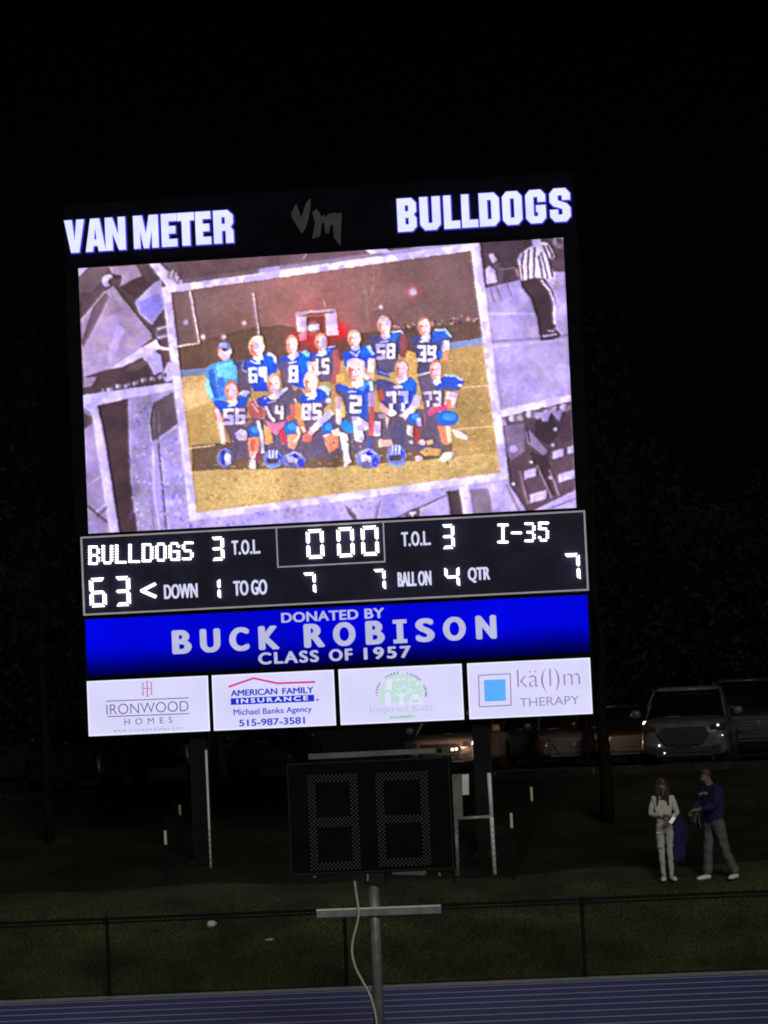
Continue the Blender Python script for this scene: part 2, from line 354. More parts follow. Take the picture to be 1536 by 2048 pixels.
row = [('V', zx1(42), zx1(190), 470), ('A', zx1(200), zx1(350), 470), ('N', zx1(354), zx1(505), 468), ('M', zx1(570), zx1(757), 464), ('E', zx1(784), zx1(900), 460), ('T', zx1(906), zx1(1034), 456), ('E', zx1(1046), zx1(1160), 455), ('R', zx1(1184), zx1(1332), 452),
       ('B', zx2(641), zx2(728), 430), ('U', zx2(746), zx2(840), 428), ('L', zx2(857), zx2(930), 425), ('L', zx2(940), zx2(1014), 422), ('D', zx2(1022), zx2(1114), 420), ('O', zx2(1130), zx2(1220), 417), ('G', zx2(1238), zx2(1330), 414), ('S', zx2(1350), zx2(1445), 411)]
for ch, a, b, py in row:
    x0, x1 = onY(a, py)[0], onY(b, py)[0]
    lo = glyph(G[ch], x0, x1, Z0, Z1, -.025, .05, 'letter', MT['letter'], hd)
    glyph(G[ch], x0, x1, Z0, Z1, .018, .022, 'letter_outline', MT['letter_blue'], lo, grow=.022)
def r2(x, y): return (520+x*.42969, 360+y*.42969)
def px_prism(pts, y0, y1, name, m, parent, tr=lambda x, y: (x, y), **kw):
    q = []
    for p in pts:
        w_ = onY(*tr(*p), y0); q.append((w_[0], w_[2]))
    area = sum(q[i][0]*q[(i+1) % len(q)][1]-q[(i+1) % len(q)][0]*q[i][1] for i in range(len(q)))
    if area < 0: q = q[::-1]
    cu = bpy.data.curves.new('g', 'CURVE'); cu.dimensions = '2D'; cu.fill_mode = 'BOTH'; cu.extrude = (y1-y0)/2
    s_ = cu.splines.new('POLY'); s_.points.add(len(q)-1); s_.use_cyclic_u = True
    for p, r in zip(s_.points, q): p.co = (r[0], r[1], 0, 1)
    me, co = curve_mesh(cu)
    return place_mesh(me, np.stack([co[:, 0], (y0+y1)/2-co[:, 2], co[:, 1]], -1), name, m, parent, **kw)
px_prism([(145,158),(168,108),(192,178),(214,108),(232,85),(236,92),(233,140),(224,188),(210,228),(195,250),(172,212),(150,178)], .004, .024, 'emblem', MT['emblem'], hd, r2)
px_prism([(243,150),(262,135),(277,150),(283,172),(297,160),(303,176),(318,158),(352,152),(358,158),(380,152),(375,306),(362,292),(345,270),(338,205),(326,214),(322,252),(304,246),(298,196),(288,200),(280,262),(243,274),(256,200)], .004, .024, 'emblem', MT['emblem'], hd, r2)

# ================================================================== VIDEO SCREEN (picture painted LED by LED)
SX0, SX1, SZ0, SZ1 = -4.406, 4.411, 7.772, 12.599
NX, NZ, SS = 640, 350, 2
CW, CH = NX*SS, NZ*SS
img = np.zeros((CH, CW, 3), float)
def to_canvas(px, py):
    w_ = onY(px, py, 0); return ((w_[0]-SX0)/(SX1-SX0)*CW, (SZ1-w_[2])/(SZ1-SZ0)*CH)
T0 = lambda x, y: (x, y)
T2 = r2
T3 = lambda x, y: (150+x*.28317, 500+y*.28320)
T4 = lambda x, y: (380+x*.19531, 600+y*.19531)
T5 = lambda x, y: (640+x*.22135, 600+y*.22140)
T6 = lambda x, y: (900+x*.28311, 460+y*.28320)
CLIP = None
def fill(T, pts, col, a=1.0, noise=0.0):
    q = np.array([to_canvas(*T(*p)) for p in pts]); x0, y0 = np.floor(q.min(0)).astype(int); x1, y1 = np.ceil(q.max(0)).astype(int)
    x0, y0, x1, y1 = max(x0, 0), max(y0, 0), min(x1, CW), min(y1, CH)
    if x1 <= x0 or y1 <= y0: return
    X, Y = np.meshgrid(np.arange(x0, x1)+.5, np.arange(y0, y1)+.5); ins = np.zeros(X.shape, bool); j = len(q)-1
    for i in range(len(q)):
        xi, yi = q[i]; xj, yj = q[j]
        if yi != yj: ins ^= ((yi > Y) != (yj > Y)) & (X < (xj-xi)*(Y-yi)/(yj-yi)+xi)
        j = i
    if CLIP is not None: ins &= CLIP[y0:y1, x0:x1]
    c = np.array(col, float)/255.0; sub = img[y0:y1, x0:x1]
    v = c+RNG.normal(0, noise, X.shape)[..., None]*np.array([1, 1, 1]) if noise else c
    sub[ins] = (sub*(1-a)+v*a)[ins]
def ell(T, cx, cy_, rx, ry, col, a=1.0, rot=0.0, noise=0.0, n=18):
    c, s = math.cos(rot), math.sin(rot)
    fill(T, [(cx+rx*math.cos(t)*c-ry*math.sin(t)*s, cy_+rx*math.cos(t)*s+ry*math.sin(t)*c) for t in [2*math.pi*k/n for k in range(n)]], col, a, noise)
def line(T, pts, wd, col, a=1.0):
    for (x0, y0), (x1, y1) in zip(pts[:-1], pts[1:]):
        L = math.hypot(x1-x0, y1-y0) or 1; nx, ny = -(y1-y0)/L*wd/2, (x1-x0)/L*wd/2
        fill(T, [(x0+nx, y0+ny), (x1+nx, y1+ny), (x1-nx, y1-ny), (x0-nx, y0-ny)], col, a)
def glow(T, cx, cy_, r, col, k=1.0):
    x, y = to_canvas(*T(cx, cy_)); a, b = to_canvas(*T(cx+r, cy_)); R = math.hypot(a-x, b-y)
    x0, x1, y0, y1 = [int(v) for v in (max(0, x-3*R), min(CW, x+3*R), max(0, y-3*R), min(CH, y+3*R))]
    X, Y = np.meshgrid(np.arange(x0, x1), np.arange(y0, y1)); g = np.exp(-((X-x)**2+(Y-y)**2)/(R*R))*k
    if CLIP is not None: g = g*CLIP[y0:y1, x0:x1]
    g = np.clip(g, 0, 1)[..., None]; img[y0:y1, x0:x1] = img[y0:y1, x0:x1]*(1-g)+np.array(col)/255.0*g
D35 = {'0': '757', '1': '26227', '2': '71747', '3': '71317', '4': '55711', '5': '74717', '6': '74757', '7': '71122', '8': '75757', '9': '75717'}
def number(T, s_, cx, cy_, w_, h, col=(250, 240, 250), tilt=0.0):
    n = len(s_); cw = w_/n
    for k, ch in enumerate(s_):
        rows = D35[ch]
        for r in range(5):
            for c in range(3):
                if int(rows[r]) >> (2-c) & 1:
                    x = cx-w_/2+k*cw+c*cw*.29+cw*.04; y = cy_-h/2+r*h/5+tilt*(x-cx)
                    fill(T, [(x, y), (x+cw*.30, y), (x+cw*.30, y+h/5*1.04), (x, y+h/5*1.04)], col)
LIL = (172, 156, 212); DK = (86, 65, 74); WH = (222, 208, 250); MID = (146, 124, 156)
fill(T0, [(100, 430), (1200, 430), (1200, 1100), (100, 1100)], LIL, noise=.03)
# --- top left picture of the collage
fill(T3, [(0, 60), (1300, 0), (1300, 400), (740, 960), (40, 1030)], (112, 88, 98), noise=.02)
fill(T3, [(25, 120), (620, 85), (730, 960), (55, 1025)], (88, 66, 74), noise=.02)
fill(T3, [(20, 120), (100, 118), (30, 190)], (225, 215, 242))
fill(T3, [(30, 192), (100, 122), (240, 118), (210, 200), (120, 300), (36, 300)], (108, 86, 94), noise=.02)
fill(T3, [(238, 120), (435, 108), (478, 182), (400, 215), (318, 262), (335, 190), (262, 165)], (152, 130, 146), noise=.02)
fill(T3, [(320, 262), (478, 182), (560, 260), (440, 350)], (72, 52, 58), noise=.02)
ell(T3, 236, 215, 46, 40, (208, 196, 220), rot=-.4); ell(T3, 272, 226, 34, 30, (96, 66, 74)); ell(T3, 300, 190, 34, 16, (72, 46, 56))
fill(T3, [(195, 235), (215, 200), (232, 205), (222, 262)], (232, 222, 240))
fill(T3, [(215, 292), (270, 258), (540, 598), (545, 625), (262, 842), (60, 905), (42, 490), (150, 372)], (160, 136, 170), noise=.02)
fill(T3, [(215, 296), (246, 330), (62, 690), (48, 640), (132, 400)], (102, 80, 94), noise=.02)
fill(T3, [(262, 300), (330, 400), (318, 440), (240, 470), (190, 460)], (148, 122, 150), noise=.02)
fill(T3, [(300, 520), (352, 560), (262, 800), (228, 760)], (180, 162, 208), .8, noise=.02)
fill(T3, [(56, 800), (220, 700), (330, 780), (255, 842), (60, 905)], (172, 150, 196), .7, noise=.02)
line(T3, [(42, 500), (150, 372), (215, 292)], 7, (188, 168, 190)); line(T3, [(270, 258), (540, 600)], 6, (188, 168, 196))
fill(T3, [(425, 370), (445, 345), (560, 235), (612, 205), (640, 400), (545, 532), (452, 445)], (176, 160, 204))
fill(T3, [(440, 372), (600, 300), (628, 398), (546, 512), (464, 440)], (138, 124, 206), noise=.04)
for k in range(5): line(T3, [(470+22*k, 372-14*k), (540+18*k, 478-18*k)], 7, (112, 104, 226))
fill(T3, [(522, 92), (600, 88), (732, 250), (650, 262)], WH)
for k in range(9): ell(T3, 655+12*k, 170+8*(k % 3)+6*k*(k > 5), 12, 26, ((210, 190, 205), (140, 115, 130), (175, 160, 200))[k % 3])
fill(T3, [(56, 902), (240, 842), (330, 830), (480, 775), (640, 905), (700, 935), (56, 1020)], (82, 60, 68), noise=.03)
ell(T3, 440, 820, 90, 26, (104, 78, 84), rot=-.4); fill(T3, [(60, 900), (160, 895), (120, 960), (60, 975)], (150, 132, 170))
fill(T3, [(250, 838), (452, 700), (582, 630), (600, 700), (470, 762), (340, 826)], (200, 188, 238), noise=.05)
ell(T3, 612, 585, 44, 52, (120, 96, 112)); line(T3, [(560, 640), (600, 690), (665, 700)], 24, (236, 226, 246))
for k in range(4): line(T3, [(585, 560+30*k), (650, 540+34*k)], 9, ((240, 232, 248), (70, 56, 70))[k % 2])
fill(T3, [(455, 745), (540, 690), (610, 745), (625, 860), (560, 880), (520, 800)], (196, 180, 232), noise=.05)
fill(T3, [(610, 890), (660, 790), (690, 800), (690, 920), (650, 935)], (206, 192, 240), noise=.05)
line(T3, [(600, 905), (650, 860)], 9, (250, 240, 235)); ell(T3, 655, 740, 34, 34, (90, 66, 74))
for k in range(24): ell(T3, 200+20*k, 992-5.4*k*.9+RNG.uniform(-8, 8), 12, 16, ((150, 130, 150), (90, 70, 80), (190, 178, 210))[k % 3])
# --- lower left picture
fill(T3, [(58, 1022), (690, 934), (1300, 934), (1300, 2080), (90, 2080)], (158, 142, 196), noise=.04)
fill(T3, [(58, 1022), (692, 934), (702, 985), (160, 1092), (330, 2010), (248, 2015), (120, 1150), (62, 1110)], (198, 184, 240), noise=.02)
fill(T3, [(62, 1110), (118, 1150), (250, 2010), (92, 2015)], (150, 130, 172), noise=.02)
fill(T3, [(66, 1150), (122, 1175), (128, 1230), (70, 1260)], (92, 70, 84)); line(T3, [(84, 1668), (206, 1578)], 8, (190, 176, 214))
line(T3, [(90, 1800), (150, 1850), (236, 1922)], 13, (84, 62, 76)); line(T3, [(150, 1850), (216, 1790)], 12, (196, 184, 224)); line(T3, [(160, 1880), (232, 1812)], 9, (84, 62, 76))
fill(T3, [(160, 1098), (376, 1048), (382, 1320), (392, 1620), (445, 1995), (318, 2010), (205, 1280)], (70, 50, 57), noise=.015)
fill(T3, [(376, 1046), (540, 1020), (545, 1360), (600, 2000), (445, 1998), (392, 1620), (380, 1320)], (146, 130, 176), noise=.05)
fill(T3, [(548, 1082), (700, 1000), (728, 1222), (600, 1330), (540, 1348), (522, 1200)], (98, 78, 92), noise=.02)
line(T3, [(560, 1120), (556, 1330)], 8, (130, 112, 132)); line(T3, [(590, 1150), (600, 1290)], 8, (128, 108, 128)); line(T3, [(548, 1082), (522, 1200), (540, 1348)], 9, (198, 186, 224))
line(T3, [(600, 1328), (728, 1238)], 20, (190, 176, 224)); line(T3, [(590, 1360), (650, 2000)], 11, (78, 58, 76)); line(T3, [(550, 1380), (562, 1700), (600, 1990)], 12, (192, 180, 226))
line(T3, [(528, 1560), (560, 1985)], 6, (110, 92, 122)); line(T3, [(395, 1412), (520, 1400)], 10, (108, 90, 124), .7)
for k in range(70):
    x, y = RNG.uniform(385, 540), RNG.uniform(1060, 1960); ell(T3, x, y, RNG.uniform(5, 16), RNG.uniform(4, 9), ((198, 188, 240), (112, 92, 132), (96, 84, 210))[k % 3], .7, rot=RNG.uniform(0, 3))
for k in range(150):
    x, y = RNG.uniform(600, 860), RNG.uniform(1330, 2010); ell(T3, x, y, RNG.uniform(5, 18), RNG.uniform(5, 12), ((186, 170, 232), (206, 190, 220), (104, 88, 222))[k % 3], .6, rot=RNG.uniform(0, 3))
# --- bottom edge pictures
fill(T0, [(385, 1030), (1020, 955), (1150, 1000), (1150, 1060), (385, 1060)], (178, 162, 220), noise=.05)
fill(T0, [(690, 1008), (700, 1030), (716, 1045), (712, 1030)], (96, 76, 88)); line(T0, [(790, 1036), (892, 990)], 3, (96, 76, 90)); line(T0, [(690, 1010), (716, 1042)], 3, (110, 90, 100))
line(T0, [(760, 1000), (750, 1040)], 2, (110, 92, 110)); fill(T0, [(812, 1022), (840, 1012), (838, 1042), (806, 1044)], (100, 78, 88)); line(T0, [(818, 1026), (832, 1024)], 5, (225, 215, 240)); line(T0, [(826, 1024), (824, 1034)], 4, (225, 215, 240))
fill(T0, [(893, 982), (922, 978), (928, 1034), (902, 1036)], (78, 58, 68))
for k in range(120):
    x = RNG.uniform(400, 890); y = 1012-(x-395)*.115+RNG.uniform(18, 44); ell(T0, x, y, RNG.uniform(1.5, 5), RNG.uniform(1.2, 3), ((196, 180, 238), (110, 92, 215), (128, 104, 146))[k % 3], .6, rot=RNG.uniform(0, 3))
# --- right hand picture with the referee
fill(T6, [(200, 40), (830, 40), (900, 1230), (350, 1330)], (166, 148, 200), noise=.04)
fill(T6, [(200, 60), (830, 60), (818, 292), (735, 296), (430, 368), (240, 412)], (82, 60, 76), noise=.02)
fill(T6, [(270, 175), (305, 165), (335, 215), (300, 240)], (206, 184, 206)); fill(T6, [(245, 280), (275, 252), (335, 300), (330, 372), (258, 385)], (196, 180, 222), noise=.05)
fill(T6, [(335, 215), (372, 280), (372, 380), (335, 380), (305, 245)], (96, 78, 92)); line(T6, [(360, 280), (455, 268)], 9, (150, 122, 132))
for a in ((275, 385, 310, 510), (318, 385, 362, 492), (395, 372, 435, 475)): line(T6, [(a[0], a[1]), (a[2], a[3])], 8, (112, 90, 128))
line(T6, [(268, 592), (598, 592)], 15, (196, 182, 236)); line(T6, [(285, 790), (640, 764), (840, 742)], 12, (126, 108, 142)); line(T6, [(290, 825), (640, 790), (840, 775)], 16, (186, 172, 224))
ell(T6, 550, 95, 34, 34, (70, 50, 62)); ell(T6, 610, 82, 32, 30, (225, 210, 226)); ell(T6, 770, 110, 26, 18, (120, 98, 112)); ell(T6, 740, 85, 16, 26, (140, 120, 138))
fill(T6, [(465, 250), (495, 230), (500, 370), (470, 320)], (70, 52, 62)); line(T6, [(463, 270), (480, 330)], 14, (180, 130, 130))
shirt = [(475, 205), (492, 170), (548, 132), (600, 100), (660, 85), (690, 95), (722, 150), (736, 190), (722, 215), (700, 198), (716, 262), (746, 352), (728, 385), (668, 340), (600, 338), (500, 360), (488, 280)]
fill(T6, shirt, (226, 214, 240))
for (x0, y0, x1, y1, x2, y2) in ((515, 160, 505, 250, 512, 355), (555, 140, 548, 240, 550, 350), (595, 120, 592, 230, 590, 338), (622, 180, 640, 260, 650, 335), (640, 160, 668, 250, 690, 350), (655, 110, 700, 220, 722, 330), (680, 110, 715, 170, 718, 205)):
    line(T6, [(x0, y0), (x1, y1), (x2, y2)], 14, (82, 56, 88))
fill(T6, [(498, 362), (600, 338), (668, 342), (712, 420), (738, 500), (742, 690), (700, 720), (632, 760), (612, 620), (572, 492), (505, 402)], (68, 46, 56), noise=.02)
line(T6, [(640, 352), (700, 430), (730, 505), (736, 668)], 15, (222, 210, 240)); line(T6, [(668, 350), (722, 440), (742, 520)], 5, (70, 56, 90)); line(T6, [(742, 360), (764, 402)], 13, (188, 138, 140))
fill(T6, [(632, 778), (650, 735), (700, 708), (742, 700), (782, 735), (765, 760), (700, 778)], (62, 44, 54)); line(T6, [(650, 752), (755, 735)], 13, (198, 180, 220)); line(T6, [(690, 712), (735, 712)], 9, (210, 198, 232))
line(T6, [(745, 120), (800, 130)], 12, (120, 100, 112))
fill(T6, [(352, 1268), (850, 1160), (858, 1205), (365, 1322)], WH, noise=.02)
# --- seated crowd lower right
fill(T6, [(365, 1322), (860, 1205), (895, 2000), (560, 2010), (420, 1800)], (92, 68, 84), noise=.03)
for k in range(16): ell(T6, 378+30*k, 1350-7*k+RNG.uniform(-14, 14), 22, 26, ((170, 148, 176), (100, 78, 96), (196, 182, 214), (128, 106, 126))[k % 4])
fill(T6, [(375, 1380), (520, 1360), (530, 1560), (430, 1640), (395, 1560)], (126, 106, 142), noise=.06)
fill(T6, [(600, 1350), (720, 1290), (790, 1420), (700, 1520), (600, 1450)], (66, 46, 58), noise=.02); fill(T6, [(730, 1330), (860, 1260), (872, 1480), (780, 1500)], (78, 56, 72), noise=.02)
fill(T6, [(620, 1290), (720, 1270), (690, 1350), (650, 1350)], (172, 150, 214)); fill(T6, [(720, 1290), (800, 1260), (770, 1350)], (150, 128, 196))
fill(T6, [(525, 1420), (560, 1410), (690, 1560), (660, 1590), (540, 1500)], (150, 128, 170)); fill(T6, [(560, 1560), (690, 1600), (760, 1860), (700, 1880), (610, 1700)], (70, 48, 60))
fill(T6, [(400, 1640), (560, 1560), (560, 1700), (430, 1760)], (96, 70, 86)); ell(T6, 447, 1545, 28, 26, (190, 176, 224)); line(T6, [(545, 1400), (560, 1500)], 10, (70, 48, 60))
for (x, y, w_, h) in ((565, 1718, 84, 60), (620, 1880, 116, 62), (820, 1735, 110, 60), (760, 1578, 76, 56), (855, 1548, 52, 50), (332, 1815, 84, 70), (410, 1960, 110, 54), (310, 1950, 70, 40)):
    fill(T6, [(x-w_/2, y-h/2+w_*.14), (x+w_/2, y-h/2-w_*.14), (x+w_/2, y+h/2-w_*.14), (x-w_/2, y+h/2+w_*.14)], (194, 176, 232), noise=.03)
for a in ((490, 1700, 548, 1930), (612, 1660, 715, 1890), (395, 1790, 490, 1985), (265, 1830, 290, 1960), (700, 1690, 770, 1880)): line(T6, [(a[0], a[1]), (a[2], a[3])], 15, (140, 118, 134))
for (x, y) in ((448, 1790), (708, 1745), (742, 1405), (725, 1515), (572, 1635)): ell(T6, x, y, 13, 11, (236, 226, 240))
fill(T6, [(560, 1990), (760, 1895), (890, 1820), (893, 1990)], (178, 162, 216), noise=.05); line(T6, [(560, 1972), (885, 1830)], 7, (80, 60, 84)); line(T6, [(640, 1990), (892, 1890)], 7, (90, 70, 96))
fill(T6, [(140, 1830), (260, 1820), (300, 1990), (165, 2010)], (138, 116, 142), noise=.03); fill(T6, [(60, 1808), (125, 1790), (158, 2015), (95, 2020)], WH, noise=.02)
fill(T0, [(360, 560), (950, 478), (960, 470), (355, 522)], (98, 72, 78), noise=.02)
fill(T0, [(560, 512), (730, 496), (780, 512), (560, 540)], (118, 92, 104), .6); fill(T0, [(728, 498), (765, 494), (782, 504), (742, 508)], (246, 236, 250)); line(T0, [(606, 520), (612, 508)], 2, (180, 160, 180))
# --- white frame of the team photograph
fill(T0, [(324, 574), (958, 485), (1017, 957), (380, 1041)], (222, 208, 248), noise=.02); fill(T0, [(324, 574), (958, 485), (961, 500), (327, 588)], (238, 222, 252), .8)
inner = [(342.5, 585), (941, 502), (999.5, 944), (393.5, 1025)]
CLIP = np.zeros((CH, CW), bool)
_i = img.copy(); CL2 = None
q = np.array([to_canvas(*p) for p in inner]); X, Y = np.meshgrid(np.arange(CW)+.5, np.arange(CH)+.5); j = 3
for i in range(4):
    xi, yi = q[i]; xj, yj = q[j]; CLIP ^= ((yi > Y) != (yj > Y)) & (X < (xj-xi)*(Y-yi)/(yj-yi)+xi); j = i
del X, Y
fill(T0, [(300, 480), (1050, 480), (1050, 760), (300, 760)], (100, 74, 78), noise=.015); glow(T0, 640, 610, 250, (146, 106, 104), .9)
glow(T0, 640, 640, 150, (172, 98, 92), .7); glow(T0, 480, 720, 90, (112, 76, 62), .6); glow(T0, 800, 600, 120, (116, 80, 78), .5)
fill(T0, [(340, 700), (450, 668), (505, 655), (560, 650), (700, 668), (860, 652), (990, 640), (990, 700), (340, 770)], (100, 70, 58), noise=.03)
for k in range(60):
    x = RNG.uniform(780, 960); ell(T0, x, 658-(x-780)*.13+RNG.uniform(-8, 8), RNG.uniform(1.5, 4), RNG.uniform(1.5, 3.5), ((160, 120, 110), (120, 88, 80), (190, 150, 120), (70, 50, 50))[k % 4])
fill(T0, [(860, 655), (970, 640), (975, 680), (870, 692)], (98, 70, 60), noise=.03)
# bare tree in the picture
for (pts, wd) in (([(505, 690), (498, 600), (492, 520), (484, 430)], 12), ([(498, 640), (470, 560), (440, 500), (424, 480)], 6), ([(497, 600), (520, 520), (530, 450), (526, 400)], 7), ([(495, 560), (470, 480), (462, 420)], 5), ([(500, 640), (540, 560), (575, 500)], 5), ([(520, 520), (548, 470), (560, 420)], 4), ([(478, 580), (450, 560), (428, 565)], 4), ([(515, 610), (556, 600), (580, 560)], 4)): line(T2, pts, wd, (150, 110, 96), .8)
for k in range(26):
    a = RNG.uniform(-1.2, 1.2); x, y = 498+RNG.uniform(-50, 60), RNG.uniform(430, 620); line(T2, [(x, y), (x+36*math.sin(a), y-36*math.cos(a))], 2.5, (140, 104, 92), .6)
glow(T2, 712, 520, 30, (235, 90, 110), .7); glow(T2, 712, 520, 14, (255, 245, 255), 1.3); line(T2, [(712, 540), (722, 640)], 4, (130, 96, 90), .5)
glow(T5, 552, 62, 16, (250, 245, 240), 1.2)
for (x, y) in ((555, 235), (137, 378), (350, 375)): glow(T4, x, y, 22, (250, 235, 235), 1.2); line(T4, [(x, y), (x+14, y+130)], 7, (150, 118, 100), .5)
glow(T3, 785, 513, 15, (235, 220, 225), 1.1)
line(T3, [(812, 288), (876, 655)], 13, (232, 212, 190)); line(T3, [(722, 682), (884, 656)], 13, (228, 206, 180)); line(T4, [(648, -70), (706, 362)], 14, (226, 205, 205))
# lit board in the picture
glow(T4, 1290, 350, 190, (215, 40, 50), .95); glow(T4, 1540, 320, 75, (250, 24, 34), 1.1); glow(T4, 1060, 400, 60, (240, 40, 60), .8)
fill(T4, [(1082, 140), (1110, 120), (1480, 88), (1495, 120), (1500, 165), (1385, 175), (1385, 120), (1195, 140), (1195, 185), (1085, 190)], (196, 172, 170)); line(T4, [(1150, 160), (1480, 120)], 9, (80, 56, 60))
fill(T4, [(1085, 180), (1192, 176), (1195, 300), (1100, 330)], (232, 200, 226), noise=.05); fill(T4, [(1385, 150), (1500, 140), (1520, 360), (1400, 370)], (232, 196, 222), noise=.05)
fill(T4, [(1195, 180), (1385, 165), (1385, 340), (1195, 345)], (120, 50, 48)); fill(T4, [(1205, 262), (1320, 248), (1322, 300), (1210, 318)], (255, 232, 220)); glow(T4, 1262, 282, 50, (255, 225, 215), .9)
fill(T4, [(1110, 345), (1195, 335), (1200, 400), (1120, 420)], (240, 120, 150), noise=.06); glow(T4, 1160, 310, 34, (255, 220, 235), .9); line(T4, [(1372, 0), (1385, 90)], 8, (190, 160, 170)); line(T4, [(1360, 20), (1392, 40)], 6, (190, 160, 170))
# field
fill(T0, [(340, 752), (430, 744), (560, 735), (870, 700), (985, 678), (1010, 960), (380, 1045)], (194, 152, 88), noise=.05); fill(T0, [(880, 690), (990, 676), (1003, 950), (900, 960)], (172, 136, 80), .8, noise=.05)
fill(T0, [(340, 742), (440, 733), (440, 744), (340, 757)], (118, 132, 176), noise=.02); fill(T0, [(868, 690), (985, 672), (985, 686), (868, 702)], (122, 134, 182), noise=.02)
fill(T0, [(342, 757), (430, 748), (430, 800), (350, 830)], (224, 182, 122), .7, noise=.04); fill(T0, [(385, 890), (620, 872), (840, 860), (905, 888), (900, 915), (700, 930), (640, 938), (430, 938), (385, 942)], (112, 84, 66), noise=.05)
fill(T0, [(384, 942), (600, 935), (760, 934), (1003, 900), (1003, 950), (392, 1040)], (200, 164, 98), noise=.07)
for k in range(220):
    x = RNG.uniform(385, 998); y = RNG.uniform(930, 1020); ell(T0, x, y-(x-385)*.06, RNG.uniform(2, 6), RNG.uniform(1, 2.4), ((232, 196, 140), (150, 104, 40), (170, 150, 140))[k % 3], .5)
for k in range(90):
    x = RNG.uniform(900, 990); y = RNG.uniform(700, 930); ell(T0, x, y, RNG.uniform(2, 6), RNG.uniform(1, 2.4), ((226, 180, 110), (160, 112, 44))[k % 2], .5)
line(T3, [(806, 1400), (990, 1375)], 12, (240, 200, 170), .8); line(T5, [(1290, 790), (1540, 768)], 13, (238, 186, 160), .8); line(T5, [(1240, 1162), (1560, 1140)], 14, (240, 190, 160), .8)
# --- the team
Ta = lambda x, y: (400+x*.14648, 650+y*.14648)
Tb = lambda x, y: (530+x*.14648, 650+y*.14648)
Tc = lambda x, y: (660+x*.16112, 620+y*.16113)
Td = lambda x, y: (800+x*.16112, 610+y*.16113)
K = (100, 82, 108); KB = (74, 66, 124); B = (28, 72, 214); LB = (64, 146, 236); CYN = (128, 210, 236); W = (250, 242, 250)
SB = (255, 234, 228); SM = (244, 182, 164); SR = (204, 104, 84); SD = (150, 84, 84); PK = (240, 96, 150); GR = (226, 176, 96)
rp = random.Random(9)
def head(T, x, y, rx, ry, hair, hi=(255, 236, 232)):
    fill(T, [(x-rx*.35, y+ry*.5), (x+rx*.6, y+ry*.4), (x+rx*.9, y+ry*1.25), (x+rx*.1, y+ry*1.55), (x-rx*.45, y+ry*1.2)], SB)
    ell(T, x, y, rx, ry, hair)
    ell(T, x-rx*.02, y+ry*.18, rx*.88, ry*.82, SM); ell(T, x+rx*.26, y+ry*.12, rx*.60, ry*.84, hi); ell(T, x-rx*.62, y+ry*.30, rx*.24, ry*.50, SR, .85)
    line(T, [(x-rx*.50, y+ry*.02), (x-rx*.14, y-ry*.02)], ry*.12, (150, 64, 70), .85); line(T, [(x+rx*.14, y-ry*.03), (x+rx*.50, y-ry*.02)], ry*.10, (186, 110, 120), .8)
    line(T, [(x-rx*.02, y+ry*.06), (x-rx*.10, y+ry*.34)], rx*.13, (226, 140, 130), .8); line(T, [(x-rx*.32, y+ry*.52), (x, y+ry*.60), (x+rx*.32, y+ry*.50)], ry*.10, (206, 92, 104), .85); ell(T, x-rx*.25, y+ry*.82, rx*.35, ry*.16, SR, .7)
def grain(T, x0, x1, y0, y1, n, cols, w_=9, l_=34):
    for _ in range(n):
        x, y = rp.uniform(x0, x1), rp.uniform(y0, y1); line(T, [(x, y), (x+rp.uniform(-.6, .6)*l_, y+l_)], w_*rp.uniform(.6, 1.3), rp.choice(cols), .45)
def pad(T, x, y, rx, ry): ell(T, x, y, rx, ry, (30, 98, 216)); ell(T, x+rx*.2, y-ry*.2, rx*.6, ry*.55, (70, 160, 240), .7)
# ---------- left panel: man in teal, 64, 56
fill(Ta, [(90, 590), (150, 530), (240, 510), (440, 460), (505, 580), (520, 760), (500, 1000), (180, 1060), (110, 960), (70, 760)], (70, 150, 214), noise=.05)
fill(Ta, [(230, 540), (440, 500), (510, 600), (515, 720), (400, 740), (240, 700)], (112, 214, 238), .85, noise=.05); fill(Ta, [(120, 620), (190, 600), (260, 1000), (200, 1000), (130, 760)], (42, 78, 190), .9); fill(Ta, [(75, 700), (120, 760), (190, 990), (150, 1000), (85, 880)], (150, 222, 240), .9); fill(Ta, [(230, 720), (330, 720), (350, 960), (250, 980)], (46, 92, 206), .8)
grain(Ta, 120, 500, 540, 900, 60, [CYN, (60, 120, 210), (150, 226, 245), (40, 80, 190)])
fill(Ta, [(500, 480), (600, 470), (700, 760), (700, 1000), (520, 900)], K, noise=.03)
fill(Ta, [(240, 330), (300, 320), (350, 500), (300, 470), (250, 400)], (226, 120, 90)); ell(Ta, 345, 380, 80, 110, SM); fill(Ta, [(340, 370), (430, 320), (440, 370), (400, 450), (350, 490), (320, 440)], (250, 214, 232)); fill(Ta, [(255, 320), (260, 250), (330, 222), (400, 250), (430, 320), (340, 335)], (120, 128, 186)); fill(Ta, [(300, 320), (410, 310), (350, 365), (300, 350)], (74, 58, 110)); ell(Ta, 320, 270, 50, 26, (190, 190, 220), .7)
fill(Ta, [(600, 560), (640, 480), (740, 450), (860, 400), (960, 380), (1040, 440), (1060, 620), (1000, 700), (930, 900), (740, 900), (680, 800), (660, 640)], B, noise=.05); fill(Ta, [(490, 490), (590, 500), (640, 470), (620, 620), (520, 580)], KB); line(Ta, [(570, 600), (640, 640)], 16, W, .8); line(Ta, [(600, 490), (570, 600)], 12, (200, 200, 236), .7)
